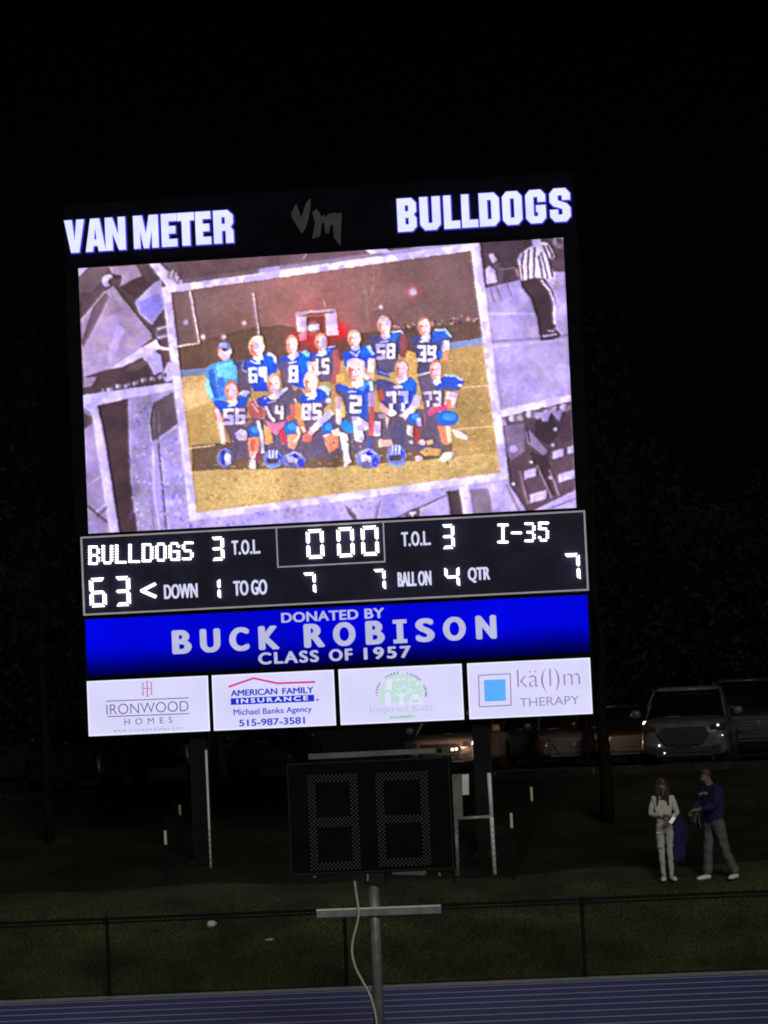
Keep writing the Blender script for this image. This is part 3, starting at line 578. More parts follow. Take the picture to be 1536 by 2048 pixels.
fill(Ta, [(850, 420), (930, 400), (1000, 560), (960, 640), (880, 560)], (20, 92, 224)); line(Ta, [(920, 390), (1010, 420), (1040, 520)], 40, (214, 238, 252), .9); fill(Ta, [(660, 740), (900, 780), (920, 880), (740, 900)], (36, 70, 206)); line(Ta, [(690, 490), (790, 530), (850, 440)], 16, W); line(Ta, [(730, 520), (830, 520)], 18, (236, 236, 252))
number(Ta, '64', 795, 675, 270, 210, tilt=-.04); ell(Ta, 870, 640, 50, 80, (255, 250, 252), .8)
head(Ta, 775, 290, 108, 140, (250, 200, 150)); ell(Ta, 800, 185, 70, 40, (255, 236, 196), .9); line(Ta, [(700, 330), (790, 430)], 22, (190, 70, 50), .8)
# 8 and 15
fill(Tb, [(180, 470), (240, 430), (330, 430), (370, 470), (450, 400), (540, 340), (620, 380), (640, 500), (590, 600), (560, 880), (360, 820), (300, 700), (190, 560)], B, noise=.05); fill(Tb, [(180, 500), (330, 480), (340, 780), (250, 680), (160, 560)], (92, 76, 124)); fill(Tb, [(450, 420), (560, 400), (580, 560), (470, 680)], (16, 96, 226)); fill(Tb, [(480, 370), (560, 340), (620, 380), (600, 440), (520, 400)], (120, 206, 236)); fill(Tb, [(200, 590), (260, 620), (380, 860), (240, 880)], (110, 84, 100))
line(Tb, [(310, 420), (370, 480), (460, 400)], 20, W); line(Tb, [(320, 520), (430, 500)], 26, (220, 220, 248)); number(Tb, '8', 392, 665, 150, 230); line(Tb, [(600, 500), (625, 640), (700, 690)], 52, SB); head(Tb, 368, 265, 84, 130, (236, 150, 120)); fill(Tb, [(380, 400), (470, 350), (430, 420), (380, 470)], SB)
fill(Tb, [(640, 400), (720, 380), (740, 390), (840, 310), (960, 290), (1020, 340), (1010, 620), (920, 760), (740, 780), (690, 560), (640, 470)], K, noise=.03); fill(Tb, [(640, 380), (730, 390), (800, 350), (850, 310), (950, 295), (880, 420), (700, 450), (640, 440)], B, noise=.04); fill(Tb, [(800, 350), (870, 310), (900, 350), (820, 400)], LB); line(Tb, [(850, 305), (960, 292)], 14, (214, 238, 252)); line(Tb, [(690, 410), (800, 410)], 22, (210, 206, 240)); number(Tb, '15', 770, 560, 230, 210, tilt=-.03)
line(Tb, [(980, 480), (990, 640), (900, 810)], 70, SR); head(Tb, 765, 230, 84, 130, (236, 150, 110)); line(Tb, [(640, 500), (730, 690)], 36, (250, 200, 210))
# player behind number 2
fill(Tc, [(150, 540), (280, 490), (330, 520), (400, 440), (480, 430), (560, 500), (560, 620), (470, 620), (440, 760), (180, 700)], B, noise=.05); fill(Tc, [(350, 500), (480, 450), (480, 560), (400, 600)], (20, 96, 226)); line(Tc, [(470, 440), (540, 560)], 46, (180, 220, 246)); line(Tc, [(250, 520), (330, 570), (370, 500)], 18, W); line(Tc, [(520, 600), (500, 780), (430, 850)], 80, SB); line(Tc, [(450, 780), (540, 830)], 50, SM)
line(Tc, [(60, 500), (100, 700), (30, 900)], 80, (176, 84, 84)); fill(Tc, [(80, 800), (180, 780), (170, 880), (70, 890)], GR); head(Tc, 300, 345, 84, 108, (224, 170, 120))
# 58
fill(Tc, [(470, 350), (540, 300), (620, 330), (680, 370), (780, 270), (860, 250), (931, 290), (931, 420), (850, 500), (830, 760), (580, 800), (560, 560)], KB, noise=.04); fill(Tc, [(560, 600), (830, 600), (800, 760), (640, 790)], (100, 84, 124)); fill(Tc, [(690, 360), (800, 270), (860, 300), (800, 390)], (36, 110, 224)); line(Tc, [(770, 270), (880, 262), (920, 340)], 22, (220, 236, 250)); line(Tc, [(620, 400), (730, 380)], 20, (206, 206, 240)); number(Tc, '58', 695, 510, 250, 190, tilt=-.06)
fill(Td, [(0, 330), (60, 380), (90, 460), (60, 660), (0, 640)], (150, 70, 76)); head(Tc, 672, 185, 84, 118, (226, 180, 160)); fill(Tc, [(560, 700), (720, 780), (740, 840), (600, 800)], (60, 76, 180)); line(Tc, [(600, 760), (740, 810)], 16, (180, 160, 180), .7)
# 39
fill(Td, [(110, 410), (190, 370), (300, 410), (400, 330), (540, 300), (630, 380), (620, 440), (540, 420), (510, 560), (480, 760), (220, 800), (190, 600)], KB, noise=.04); fill(Td, [(210, 700), (370, 700), (360, 830), (210, 860)], (82, 76, 104)); fill(Td, [(360, 390), (430, 320), (560, 300), (630, 400), (520, 420), (400, 470)], (34, 84, 200), noise=.04); line(Td, [(430, 315), (560, 305), (630, 400)], 24, (170, 212, 246)); line(Td, [(250, 455), (370, 445)], 24, (226, 220, 244)); number(Td, '39', 332, 600, 250, 200, tilt=0); fill(Td, [(460, 560), (520, 570), (510, 670), (460, 660)], (34, 92, 224))
line(Td, [(575, 440), (570, 580)], 76, (246, 226, 230)); line(Td, [(580, 560), (560, 690)], 60, (240, 150, 110)); fill(Td, [(90, 560), (180, 590), (215, 700), (205, 900), (110, 900), (70, 680)], GR, noise=.05); head(Td, 300, 262, 84, 124, (176, 108, 84), (254, 218, 218))
# ---------- kneeling row: dark trousers and shaded gaps
fill(Ta, [(320, 1300), (480, 1300), (700, 1260), (1024, 1300), (1024, 1760), (800, 1800), (460, 1830), (420, 1600)], K, noise=.04)
fill(Tb, [(0, 1300), (500, 1280), (960, 1280), (1024, 1400), (1024, 1800), (600, 1830), (100, 1750), (0, 1700)], K, noise=.04); fill(Tc, [(0, 1300), (931, 1250), (931, 1720), (400, 1700), (230, 1800), (0, 1760)], K, noise=.04); fill(Td, [(0, 1300), (440, 1280), (600, 1500), (560, 1800), (240, 1820), (0, 1780)], K, noise=.04)
fill(Tc, [(740, 1450), (931, 1400), (931, 1680), (800, 1640)], (84, 74, 118))
# 56
fill(Ta, [(170, 1060), (230, 1010), (350, 1040), (430, 1090), (520, 980), (640, 880), (700, 910), (650, 1040), (650, 1200), (560, 1340), (350, 1320), (270, 1160)], K, noise=.03); fill(Ta, [(170, 1060), (230, 1020), (350, 1050), (440, 1090), (530, 980), (640, 970), (640, 1080), (500, 1120), (360, 1170), (270, 1150)], B, noise=.05); fill(Ta, [(530, 940), (600, 880), (700, 910), (620, 980)], (220, 240, 250)); fill(Ta, [(520, 980), (620, 960), (630, 1060), (520, 1090)], (20, 92, 224)); line(Ta, [(380, 1105), (490, 1090)], 24, (230, 232, 250))
number(Ta, '56', 475, 1245, 310, 220, tilt=-.03); line(Ta, [(220, 1150), (270, 1300), (330, 1600)], 80, SM); line(Ta, [(235, 1160), (300, 1400), (330, 1620)], 46, SB); line(Ta, [(180, 1120), (230, 1290)], 30, SR); head(Ta, 430, 890, 98, 140, (196, 112, 92), (255, 214, 212)); fill(Ta, [(480, 1470), (560, 1410), (640, 1440), (640, 1560), (590, 1580), (500, 1540)], (255, 232, 240)); line(Ta, [(520, 1560), (620, 1570)], 20, SM, .8)
line(Ta, [(600, 1380), (700, 1300)], 50, (150, 110, 116)); pad(Ta, 735, 1445, 80, 80); fill(Ta, [(650, 1540), (800, 1520), (810, 1640), (760, 1820), (680, 1800), (660, 1640)], (248, 150, 110)); fill(Ta, [(690, 1560), (760, 1560), (740, 1720), (690, 1720)], (228, 84, 70), .8); line(Ta, [(690, 1850), (780, 1720)], 26, (250, 220, 240)); fill(Ta, [(680, 1840), (760, 1820), (760, 1960), (670, 1950)], (248, 226, 240)); fill(Ta, [(760, 1760), (830, 1700), (790, 1850), (750, 1860)], (196, 50, 90)); line(Ta, [(790, 1300), (840, 1480), (860, 1740)], 44, (246, 232, 244)); fill(Ta, [(870, 1350), (960, 1400), (990, 1600), (880, 1620)], GR, noise=.06)
# arms between 56 and 14
fill(Ta, [(660, 1060), (760, 1000), (880, 1180), (860, 1260), (700, 1270), (650, 1180)], (180, 84, 84), noise=.04); line(Ta, [(700, 1060), (800, 1190)], 26, (230, 180, 190), .8); line(Ta, [(740, 1000), (790, 1120)], 20, (225, 215, 240), .8)
# 14
fill(Ta, [(780, 1000), (900, 960), (1024, 1000), (1024, 1120), (880, 1140), (800, 1080)], (40, 72, 196), noise=.04); ell(Ta, 895, 1005, 18, 18, W)
fill(Tb, [(0, 1000), (90, 1020), (170, 940), (280, 850), (380, 860), (420, 960), (400, 1160), (300, 1300), (120, 1330), (0, 1300)], K, noise=.03); fill(Tb, [(170, 940), (290, 840), (330, 860), (220, 960)], (200, 214, 240)); fill(Tb, [(0, 1020), (100, 1030), (40, 1110), (0, 1110)], B); line(Tb, [(40, 1060), (150, 1030)], 20, (180, 180, 224)); line(Tb, [(15, 1110), (70, 1240), (130, 1310)], 40, (250, 226, 220)); number(Tb, '4', 200, 1190, 130, 190, col=(244, 214, 214))
line(Tb, [(370, 1080), (400, 1240), (300, 1280)], 74, (196, 96, 84)); head(Tb, 120, 800, 96, 145, (238, 160, 116)); fill(Tb, [(20, 970), (150, 960), (100, 1020)], W); fill(Tb, [(0, 1290), (120, 1340), (240, 1320), (290, 1310), (240, 1400), (160, 1500), (60, 1420)], (244, 110, 160), noise=.05); fill(Tb, [(190, 1440), (240, 1430), (300, 1600), (240, 1640)], (222, 44, 76)); pad(Tb, 350, 1400, 90, 88); fill(Tb, [(300, 1500), (430, 1480), (450, 1600), (400, 1700), (320, 1680)], (240, 150, 116)); line(Tb, [(440, 1380), (470, 1500), (400, 1600)], 40, (250, 214, 180)); line(Tb, [(430, 1100), (470, 1280), (540, 1460)], 70, (226, 128, 80)); line(Tb, [(500, 1380), (550, 1460)], 40, (250, 210, 200)); fill(Tb, [(0, 1400), (90, 1440), (110, 1600), (0, 1640)], (224, 166, 100))
# 85
fill(Tb, [(390, 900), (480, 860), (560, 960), (620, 990), (700, 900), (820, 820), (900, 880), (890, 1040), (800, 1160), (770, 1320), (540, 1340), (480, 1080), (400, 1000)], K, noise=.03); fill(Tb, [(480, 960), (560, 960), (620, 1000), (690, 930), (760, 880), (840, 960), (820, 1040), (560, 1060), (480, 1040)], B, noise=.05); fill(Tb, [(720, 850), (820, 820), (900, 880), (860, 980), (820, 900)], (190, 224, 248)); ell(Tb, 740, 930, 60, 60, (24, 76, 226)); line(Tb, [(580, 1010), (680, 1000)], 24, (226, 226, 248)); line(Tb, [(560, 940), (620, 985), (700, 900)], 20, W); ell(Tb, 870, 1030, 40, 36, W); line(Tb, [(400, 1000), (420, 1050)], 24, (200, 206, 240)); number(Tb, '85', 640, 1180, 290, 220, tilt=-.02)
head(Tb, 625, 770, 98, 155, (250, 190, 160)); line(Tb, [(920, 1180), (760, 1320), (640, 1440)], 84, SB); ell(Tb, 570, 1540, 66, 66, (206, 104, 90)); line(Tb, [(600, 1440), (650, 1500)], 60, (240, 170, 160)); fill(Tb, [(640, 1500), (780, 1380), (820, 1640), (700, 1760), (640, 1640)], (96, 78, 110)); pad(Tb, 850, 1400, 80, 85); fill(Tb, [(800, 1500), (900, 1480), (960, 1560), (930, 1720), (880, 1750), (820, 1620)], (238, 140, 110)); fill(Tb, [(900, 1560), (960, 1560), (930, 1720), (890, 1740)], (190, 100, 70)); line(Tb, [(800, 1510), (870, 1490)], 26, W, .8)
# 2
fill(Tc, [(60, 930), (110, 900), (230, 960), (290, 970), (360, 890), (470, 870), (560, 880), (560, 1000), (480, 1040), (470, 1340), (220, 1320), (160, 1100), (70, 1020)], (88, 76, 122), noise=.03); fill(Tc, [(80, 930), (180, 930), (280, 1000), (330, 960), (420, 880), (500, 880), (480, 1040), (380, 1030), (280, 1060), (90, 980)], B, noise=.05); fill(Tc, [(330, 960), (420, 880), (500, 890), (400, 1000)], LB); fill(Tc, [(380, 1040), (460, 1040), (460, 1340), (320, 1300), (390, 1240)], (34, 84, 214), .9); line(Tc, [(500, 880), (530, 1000)], 50, (190, 222, 248)); line(Tc, [(220, 1010), (330, 1010)], 20, (220, 220, 246)); number(Tc, '2', 322, 1165, 170, 220)
head(Tc, 320, 740, 116, 150, (250, 200, 180)); ell(Tc, 320, 660, 120, 60, (250, 220, 216), .9); line(Tc, [(100, 1080), (110, 1250), (110, 1400)], 76, (214, 170, 176)); line(Tc, [(110, 1230), (110, 1420)], 60, (252, 214, 222)); line(Tc, [(515, 1020), (510, 1200)], 80, (176, 140, 200)); line(Tc, [(520, 1200), (510, 1560)], 70, (196, 84, 92)); fill(Tc, [(130, 1100), (180, 1200), (190, 1320), (140, 1340)], (232, 196, 120)); line(Tc, [(560, 1050), (565, 1250)], 26, (230, 170, 80), .8)
fill(Tc, [(270, 1320), (380, 1320), (420, 1600), (390, 1640), (310, 1610)], (252, 238, 248)); fill(Tc, [(380, 1330), (470, 1400), (480, 1480), (420, 1490), (380, 1430)], (246, 206, 220)); fill(Tc, [(130, 1400), (200, 1350), (290, 1440), (300, 1510), (230, 1530), (140, 1470)], (36, 130, 224)); fill(Tc, [(110, 1500), (220, 1540), (230, 1740), (150, 1740)], (252, 226, 236)); fill(Tc, [(160, 1740), (220, 1740), (270, 1880), (170, 1960)], (250, 220, 236)); fill(Tc, [(0, 1520), (100, 1560), (110, 1700), (30, 1760), (0, 1740)], (232, 140, 104)); fill(Tc, [(20, 1480), (110, 1470), (120, 1560), (40, 1560)], (250, 220, 190)); fill(Tc, [(450, 1640), (500, 1600), (510, 1660), (460, 1700)], (40, 90, 214))
line(Tc, [(590, 1380), (580, 1560)], 70, (246, 236, 244)); fill(Tc, [(600, 1600), (760, 1600), (780, 1680), (600, 1700)], (222, 180, 150)); line(Tc, [(600, 1320), (690, 1300)], 60, (180, 150, 160)); fill(Tc, [(680, 1300), (740, 1330), (700, 1480)], (230, 196, 150))
# 77
fill(Tc, [(560, 880), (640, 850), (800, 900), (850, 960), (931, 900), (931, 1260), (700, 1260), (600, 1100)], (78, 72, 132), noise=.04); fill(Td, [(0, 960), (130, 890), (210, 960), (200, 1100), (100, 1280), (0, 1300)], (40, 72, 186), noise=.04); fill(Td, [(20, 960), (120, 900), (190, 940), (150, 1060), (80, 1060)], (24, 98, 224)); line(Tc, [(790, 960), (900, 950)], 34, (226, 226, 250)); number(Tc, '77', 835, 1130, 290, 250, tilt=-.04); fill(Tc, [(700, 1010), (760, 1000), (740, 1090)], (206, 180, 236))
line(Tc, [(620, 990), (640, 1120)], 70, (190, 84, 64)); line(Tc, [(620, 1180), (740, 1280)], 64, (246, 170, 156)); ell(Tc, 775, 1275, 54, 40, W); line(Td, [(220, 1120), (170, 1270), (20, 1400)], 80, (254, 214, 200)); line(Td, [(230, 1130), (220, 1260)], 30, W, .7); ell(Tc, 860, 1360, 66, 50, (92, 76, 96)); head(Tc, 885, 725, 86, 118, (196, 128, 108), (255, 220, 222)); fill(Tc, [(820, 850), (931, 830), (931, 880), (860, 920)], W)
pad(Td, 170, 1400, 78, 66); fill(Td, [(200, 1420), (250, 1400), (270, 1500), (220, 1500)], W); fill(Td, [(150, 1520), (250, 1530), (230, 1720), (180, 1700)], (176, 60, 50)); fill(Td, [(90, 1480), (160, 1500), (150, 1640), (80, 1600)], (238, 220, 200)); ell(Td, 140, 1695, 26, 24, (240, 216, 180)); ell(Td, 275, 1700, 44, 40, (236, 206, 226)); fill(Td, [(320, 1680), (400, 1660), (410, 1720), (330, 1730)], (226, 190, 120)); fill(Td, [(250, 1820), (330, 1760), (510, 1780), (490, 1860), (300, 1870)], (206, 160, 90), noise=.06)
# 73
fill(Td, [(210, 900), (260, 860), (380, 850), (470, 920), (600, 860), (740, 890), (790, 950), (740, 1060), (560, 1060), (540, 1240), (300, 1290), (250, 1040)], K, noise=.03); fill(Td, [(430, 960), (600, 860), (740, 890), (790, 960), (700, 1060), (600, 1010), (440, 1050)], (36, 78, 196), noise=.05); line(Td, [(560, 870), (700, 880), (780, 950)], 26, (180, 210, 246)); line(Td, [(240, 870), (370, 835)], 22, (214, 220, 244)); line(Td, [(690, 930), (790, 950)], 20, (50, 60, 226)); number(Td, '73', 405, 1160, 230, 190, col=(226, 206, 222), tilt=-.02); line(Td, [(720, 1000), (770, 990)], 30, W)
line(Td, [(650, 1080), (610, 1260)], 130, (252, 226, 236)); fill(Td, [(560, 1160), (640, 1170), (620, 1300), (570, 1280)], (246, 130, 96)); line(Td, [(350, 1345), (460, 1290), (580, 1260)], 62, (240, 60, 130)); head(Td, 440, 800, 78, 130, (200, 124, 120), (254, 212, 222)); pad(Td, 585, 1400, 138, 96); fill(Td, [(460, 1500), (610, 1500), (630, 1700), (570, 1740), (510, 1700)], (240, 130, 90)); fill(Td, [(560, 1500), (620, 1500), (640, 1680), (590, 1720)], (252, 220, 180), .9); fill(Td, [(630, 1540), (700, 1540), (850, 1630), (830, 1670), (700, 1640)], (250, 214, 228)); fill(Td, [(470, 1920), (540, 1830), (660, 1820), (660, 1880), (540, 1950)], (244, 220, 242)); ell(Td, 230, 1900, 50, 34, (240, 206, 226)); line(Td, [(300, 1340), (310, 1500)], 26, (150, 90, 100))
# helmets
def helmet(T, x, y, rx, ry, kind):
    ell(T, x, y, rx, ry, (112, 116, 196), noise=.06)
    if kind == 0: fill(T, [(x-rx*.4, y-ry*.7), (x+rx*.1, y-ry*.8), (x-rx*.1, y), (x+rx*.1, y+ry*.8), (x-rx*.4, y+ry*.6)], (44, 44, 196)); fill(T, [(x+rx*.1, y-ry*.5), (x+rx*.7, y-ry*.4), (x+rx*.7, y+ry*.6), (x+rx*.2, y+ry*.7), (x, y+ry*.1)], W)
    elif kind == 1:
        for q_ in (-.35, .0, .35): line(T, [(x+rx*q_, y-ry*.9), (x+rx*(q_-.05), y-ry*.1)], rx*.14, (232, 236, 252))
        fill(T, [(x-rx*.7, y), (x+rx*.6, y-ry*.05), (x+rx*.5, y+ry*.45), (x-rx*.6, y+ry*.5)], (76, 58, 84)); fill(T, [(x+rx*.4, y-ry*.5), (x+rx*.9, y-ry*.2), (x+rx*.8, y+ry*.4), (x+rx*.5, y)], (50, 70, 214)); line(T, [(x-rx*.7, y+ry*.75), (x, y+ry*.92), (x+rx*.7, y+ry*.7)], ry*.2, (110, 170, 236))
    else: fill(T, [(x-rx*.6, y-ry*.3), (x, y-ry*.55), (x+rx*.3, y), (x+rx*.1, y+ry*.4), (x-rx*.5, y+ry*.2)], W); ell(T, x+rx*.1, y-ry*.5, rx*.3, ry*.25, (36, 40, 206)); ell(T, x+rx*.6, y+ry*.3, rx*.26, ry*.5, (50, 60, 206)); fill(T, [(x-rx*.5, y+ry*.4), (x, y+ry*.1), (x+rx*.3, y+ry*.9), (x-rx*.4, y+ry*.9)], (110, 92, 120)); line(T, [(x-rx*.7, y-ry*.4), (x, y-ry*.92), (x+rx*.7, y-ry*.4)], ry*.12, (214, 214, 246))
helmet(Ta, 340, 1810, 115, 130, 0); helmet(Tb, 110, 1820, 135, 130, 1); helmet(Tb, 400, 1840, 160, 120, 2); helmet(Tc, 470, 1840, 155, 130, 2); helmet(Tc, 820, 1800, 125, 140, 1)
for k in range(60):
    x = rp.uniform(430, 905); y = rp.uniform(880, 925); line(T0, [(x, y), (x+4, y+3)], rp.uniform(1.2, 3), rp.choice([(226, 196, 150), (84, 66, 80), (150, 110, 80), (70, 54, 66)]), .6)
img[CLIP] = .03+img[CLIP]*.97
INN = CLIP.copy(); CLIP = None
# ---- LED character of the whole picture
def vn(h, w, sc, seed):
    r = np.random.RandomState(seed); g = r.rand(int(h/sc)+3, int(w/sc)+3); y, x = np.meshgrid(np.arange(h)/sc, np.arange(w)/sc, indexing='ij'); y0 = y.astype(int); x0 = x.astype(int); fy = y-y0; fx = x-x0; fy = fy*fy*(3-2*fy); fx = fx*fx*(3-2*fx)
    return (g[y0, x0]*(1-fx)+g[y0, x0+1]*fx)*(1-fy)+(g[y0+1, x0]*(1-fx)+g[y0+1, x0+1]*fx)*fy
# the low resolution of the source photograph: wobbly edges, blotchy tone
GY, GX = np.meshgrid(np.arange(CH), np.arange(CW), indexing='ij')
wx = (vn(CH, CW, 5, 21)-.5)*3.2+(vn(CH, CW, 14, 22)-.5)*3.0; wy_ = (vn(CH, CW, 5, 23)-.5)*3.2+(vn(CH, CW, 14, 24)-.5)*3.0
wk = np.where(INN, .60, .30); wx = wx*wk; wy_ = wy_*wk
img = img[np.clip((GY+wy_).astype(int), 0, CH-1), np.clip((GX+wx).astype(int), 0, CW-1)]
for _ in range(2): img = (2*img+np.roll(img, 1, 0)+np.roll(img, 1, 1)+np.roll(img, -1, 0)+np.roll(img, -1, 1))/6
def blur(a, n):
    for ax in (0, 1):
        c = np.cumsum(np.concatenate([np.repeat(a.take([0], ax), n+1, ax), a, np.repeat(a.take([-1], ax), n, ax)], ax), ax)
        m_ = a.shape[ax]; a = (c.take(range(2*n+1, 2*n+1+m_), ax)-c.take(range(0, m_), ax))/(2*n+1)
    return a
low = blur(img, 7); img = img+.28*(img-low)
lw = blur(img.mean(2), 2); img = img+.22*(np.roll(lw, 5, 1)-np.roll(lw, -5, 1))[..., None]*-1
fine = (vn(CH, CW, 3, 41)-.5)*.12+(vn(CH, CW, 7, 42)-.5)*.07
img = img+fine[..., None]*np.clip(img.mean(2, keepdims=True)*2.2-.62, 0.06, 1)*np.where(INN, 1.0, .55)[..., None]
tone = 1.02+np.where(INN, 0, 1)*(.10*(vn(CH, CW, 16, 35)-.5)+.22*(vn(CH, CW, 42, 36)-.5))+.06*(vn(CH, CW, 4.5, 25)-.5)+.09*(vn(CH, CW, 11, 26)-.5)+.18*(vn(CH, CW, 60, 27)-.5)
img = img*tone[..., None]
img *= 1+.05*np.stack([vn(CH, CW, 6, 28)-.5, vn(CH, CW, 6, 29)-.5, vn(CH, CW, 6, 30)-.5], -1)*2
del GX, GY, wx, wy_, tone
img = np.where(INN[..., None], blur(img, 1)*.75+img*.25, blur(img, 2))
small = img.reshape(NZ, SS, NX, SS, 3).mean((1, 3))
small = np.clip(small, 0, 1); _g = small.mean(2, keepdims=True); small = _g+(small-_g)*.90; small = np.clip((small-.03)*1.04, 0, 1)
lum = small.mean(2); sat = small.max(2)-small.min(2)
jj, ii = np.meshgrid(np.arange(NX), np.arange(NZ))
def vnoise(sc, seed):
    r = np.random.RandomState(seed); g = r.rand(int(NZ/sc)+3, int(NX/sc)+3); y = ii/sc; x = jj/sc; y0 = y.astype(int); x0 = x.astype(int); fy = y-y0; fx = x-x0; fy = fy*fy*(3-2*fy); fx = fx*fx*(3-2*fx)
    return (g[y0, x0]*(1-fx)+g[y0, x0+1]*fx)*(1-fy)+(g[y0+1, x0]*(1-fx)+g[y0+1, x0+1]*fx)*fy
blob = np.clip((.5*vnoise(7, 3)+.5*vnoise(13, 4)-.50)*6, 0, 1)
amount = np.clip((lum-.50)*4, 0, 1)*np.clip(1-sat*3.0, 0, 1)*blob
small = small*(1-.42*amount[..., None])+np.array([.36, .28, .95])*.42*amount[..., None]
pink = np.clip((vnoise(9, 8)-.55)*4, 0, 1)*np.clip((lum-.5)*4, 0, 1)*np.clip(1-sat*3.0, 0, 1)
small = small*(1-.25*pink[..., None])+np.array([.93, .74, .86])*.25*pink[..., None]
orient = np.clip((vnoise(70, 5)-.5)*8+.5, 0, 1)
moire = np.sin((jj*.98+ii*1.02)*1.62)*orient+np.sin((jj*1.0-ii*1.05)*1.55)*(1-orient)
hot = np.clip(lum*1.3, .25, 1)
small = small*(1+.10*moire*hot)[..., None]+RNG.normal(0, .012, (NZ, NX, 1))
small *= np.array([1.0, .985, 1.03])
small = np.clip(small, 0.02, 1)
lin = np.where(small <= .04045, small/12.92, ((small+.055)/1.055)**2.4)
dim = (0.96+.04*vnoise(80, 9))[..., None]
lin = lin*dim
vs = thing('video_screen', 'large lit video screen showing a football team photograph over a collage', 'screen', (0, 0, SZ0))
MB().box(HX0, HX1, .025, .60, SZ0-.03, 12.655).build('screen_cabinet', MT['cabinet'], vs)
def led_mat():
    m = bpy.data.materials.new('led_picture'); m.use_nodes = True; n = m.node_tree.nodes; l = m.node_tree.links; b = n['Principled BSDF']
    a = n.new('ShaderNodeAttribute'); a.attribute_name = 'Col'; b.inputs['Base Color'].default_value = (.01, .01, .012, 1); b.inputs['Roughness'].default_value = .6
    l.new(a.outputs['Color'], b.inputs['Emission Color']); b.inputs['Emission Strength'].default_value = 1.32; return m
MT['screen'] = led_mat()
me = bpy.data.meshes.new('led_face'); vx = np.linspace(SX0, SX1, NX); vz = np.linspace(SZ1, SZ0, NZ); VX, VZ = np.meshgrid(vx, vz)
co = np.stack([VX, np.zeros_like(VX), VZ-SZ0], -1).reshape(-1, 3)
idx = np.arange(NX*NZ).reshape(NZ, NX); q4 = np.stack([idx[:-1, :-1], idx[1:, :-1], idx[1:, 1:], idx[:-1, 1:]], -1).reshape(-1, 4)
me.vertices.add(len(co)); me.vertices.foreach_set('co', co.ravel()); me.loops.add(q4.size); me.loops.foreach_set('vertex_index', q4.ravel().astype(np.int32)); me.polygons.add(len(q4)); me.polygons.foreach_set('loop_start', np.arange(0, q4.size, 4, dtype=np.int32)); me.update(calc_edges=True)
ca = me.color_attributes.new('Col', 'FLOAT_COLOR', 'POINT'); ca.data.foreach_set('color', np.concatenate([lin.reshape(-1, 3), np.ones((NX*NZ, 1))], 1).ravel().astype(np.float32))
me.materials.append(MT['screen']); fo = bpy.data.objects.new('led_face', me); C.objects.link(fo); fo.parent = vs
MB().box(SX0-.03, SX0-.002, -.012, .024, SZ0, SZ1).box(SX1+.002, SX1+.03, -.012, .024, SZ0, SZ1).box(SX0-.03, SX1+.03, -.012, .024, SZ1+.003, SZ1+.035).build('bezel', MT['cabinet'], vs)

# ================================================================== SCOREBOARD PANEL
PZ0, PZ1 = 6.291, 7.727
sb = thing('scoreboard', 'dark scoreboard panel with white lit digits, clock at zero and team names', 'scoreboard', (0, 0, PZ0))
MB().box(-4.57, 4.57, .02, .32, PZ0, PZ1, .008).build('panel', MT['panel'], sb)
def rect_trim(b, x0, x1, z0, z1, t, y0, y1, top=True):
    b.box(x0, x1, y0, y1, z0, z0+t); b.box(x0, x0+t, y0, y1, z0+t, z1); b.box(x1-t, x1, y0, y1, z0+t, z1)
    if top: b.box(x0+t, x1-t, y0, y1, z1-t, z1)
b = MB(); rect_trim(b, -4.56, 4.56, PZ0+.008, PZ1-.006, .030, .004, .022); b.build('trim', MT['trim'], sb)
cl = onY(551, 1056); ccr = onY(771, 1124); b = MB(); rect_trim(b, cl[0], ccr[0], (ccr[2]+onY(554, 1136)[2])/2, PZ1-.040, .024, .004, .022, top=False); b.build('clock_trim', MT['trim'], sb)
SEG = {'0': 'abcdef', '1': 'bc', '3': 'abgcd', '4': 'fgbc', '6': 'acdefg', '7': 'abc'}
def seg_poly(s_, w_, h, t):
    g = .014; hh = h/2; c = t*.35
    def H(z): return [(g+c, z), (g+t*.5, z+t*.5), (w_-g-t*.5, z+t*.5), (w_-g-c, z), (w_-g-t*.5, z-t*.5), (g+t*.5, z-t*.5)]
    if s_ == 'a': return [(c+g, h), (w_-c-g, h), (w_-t-g, h-t), (t+g, h-t)]
    if s_ == 'd': return [(c+g, 0), (t+g, t), (w_-t-g, t), (w_-c-g, 0)]
    if s_ == 'g': return [(g+t*.3, hh), (g+t*.8, hh+t*.45), (w_-g-t*.8, hh+t*.45), (w_-g-t*.3, hh), (w_-g-t*.8, hh-t*.45), (g+t*.8, hh-t*.45)]
    if s_ == 'f': return [(0, h-c-g), (t, h-t-g), (t, hh+g+t*.5), (t*.5, hh+g), (0, hh+g+t*.4)]
    if s_ == 'e': return [(0, c+g), (0, hh-g-t*.4), (t*.5, hh-g), (t, hh-g-t*.5), (t, t+g)]
    if s_ == 'b': return [(w_, h-c-g), (w_, hh+g+t*.4), (w_-t*.5, hh+g), (w_-t, hh+g+t*.5), (w_-t, h-t-g)]
    if s_ == 'c': return [(w_, c+g), (w_-t, t+g), (w_-t, hh-g-t*.5), (w_-t*.5, hh-g), (w_, hh-g-t*.4)]
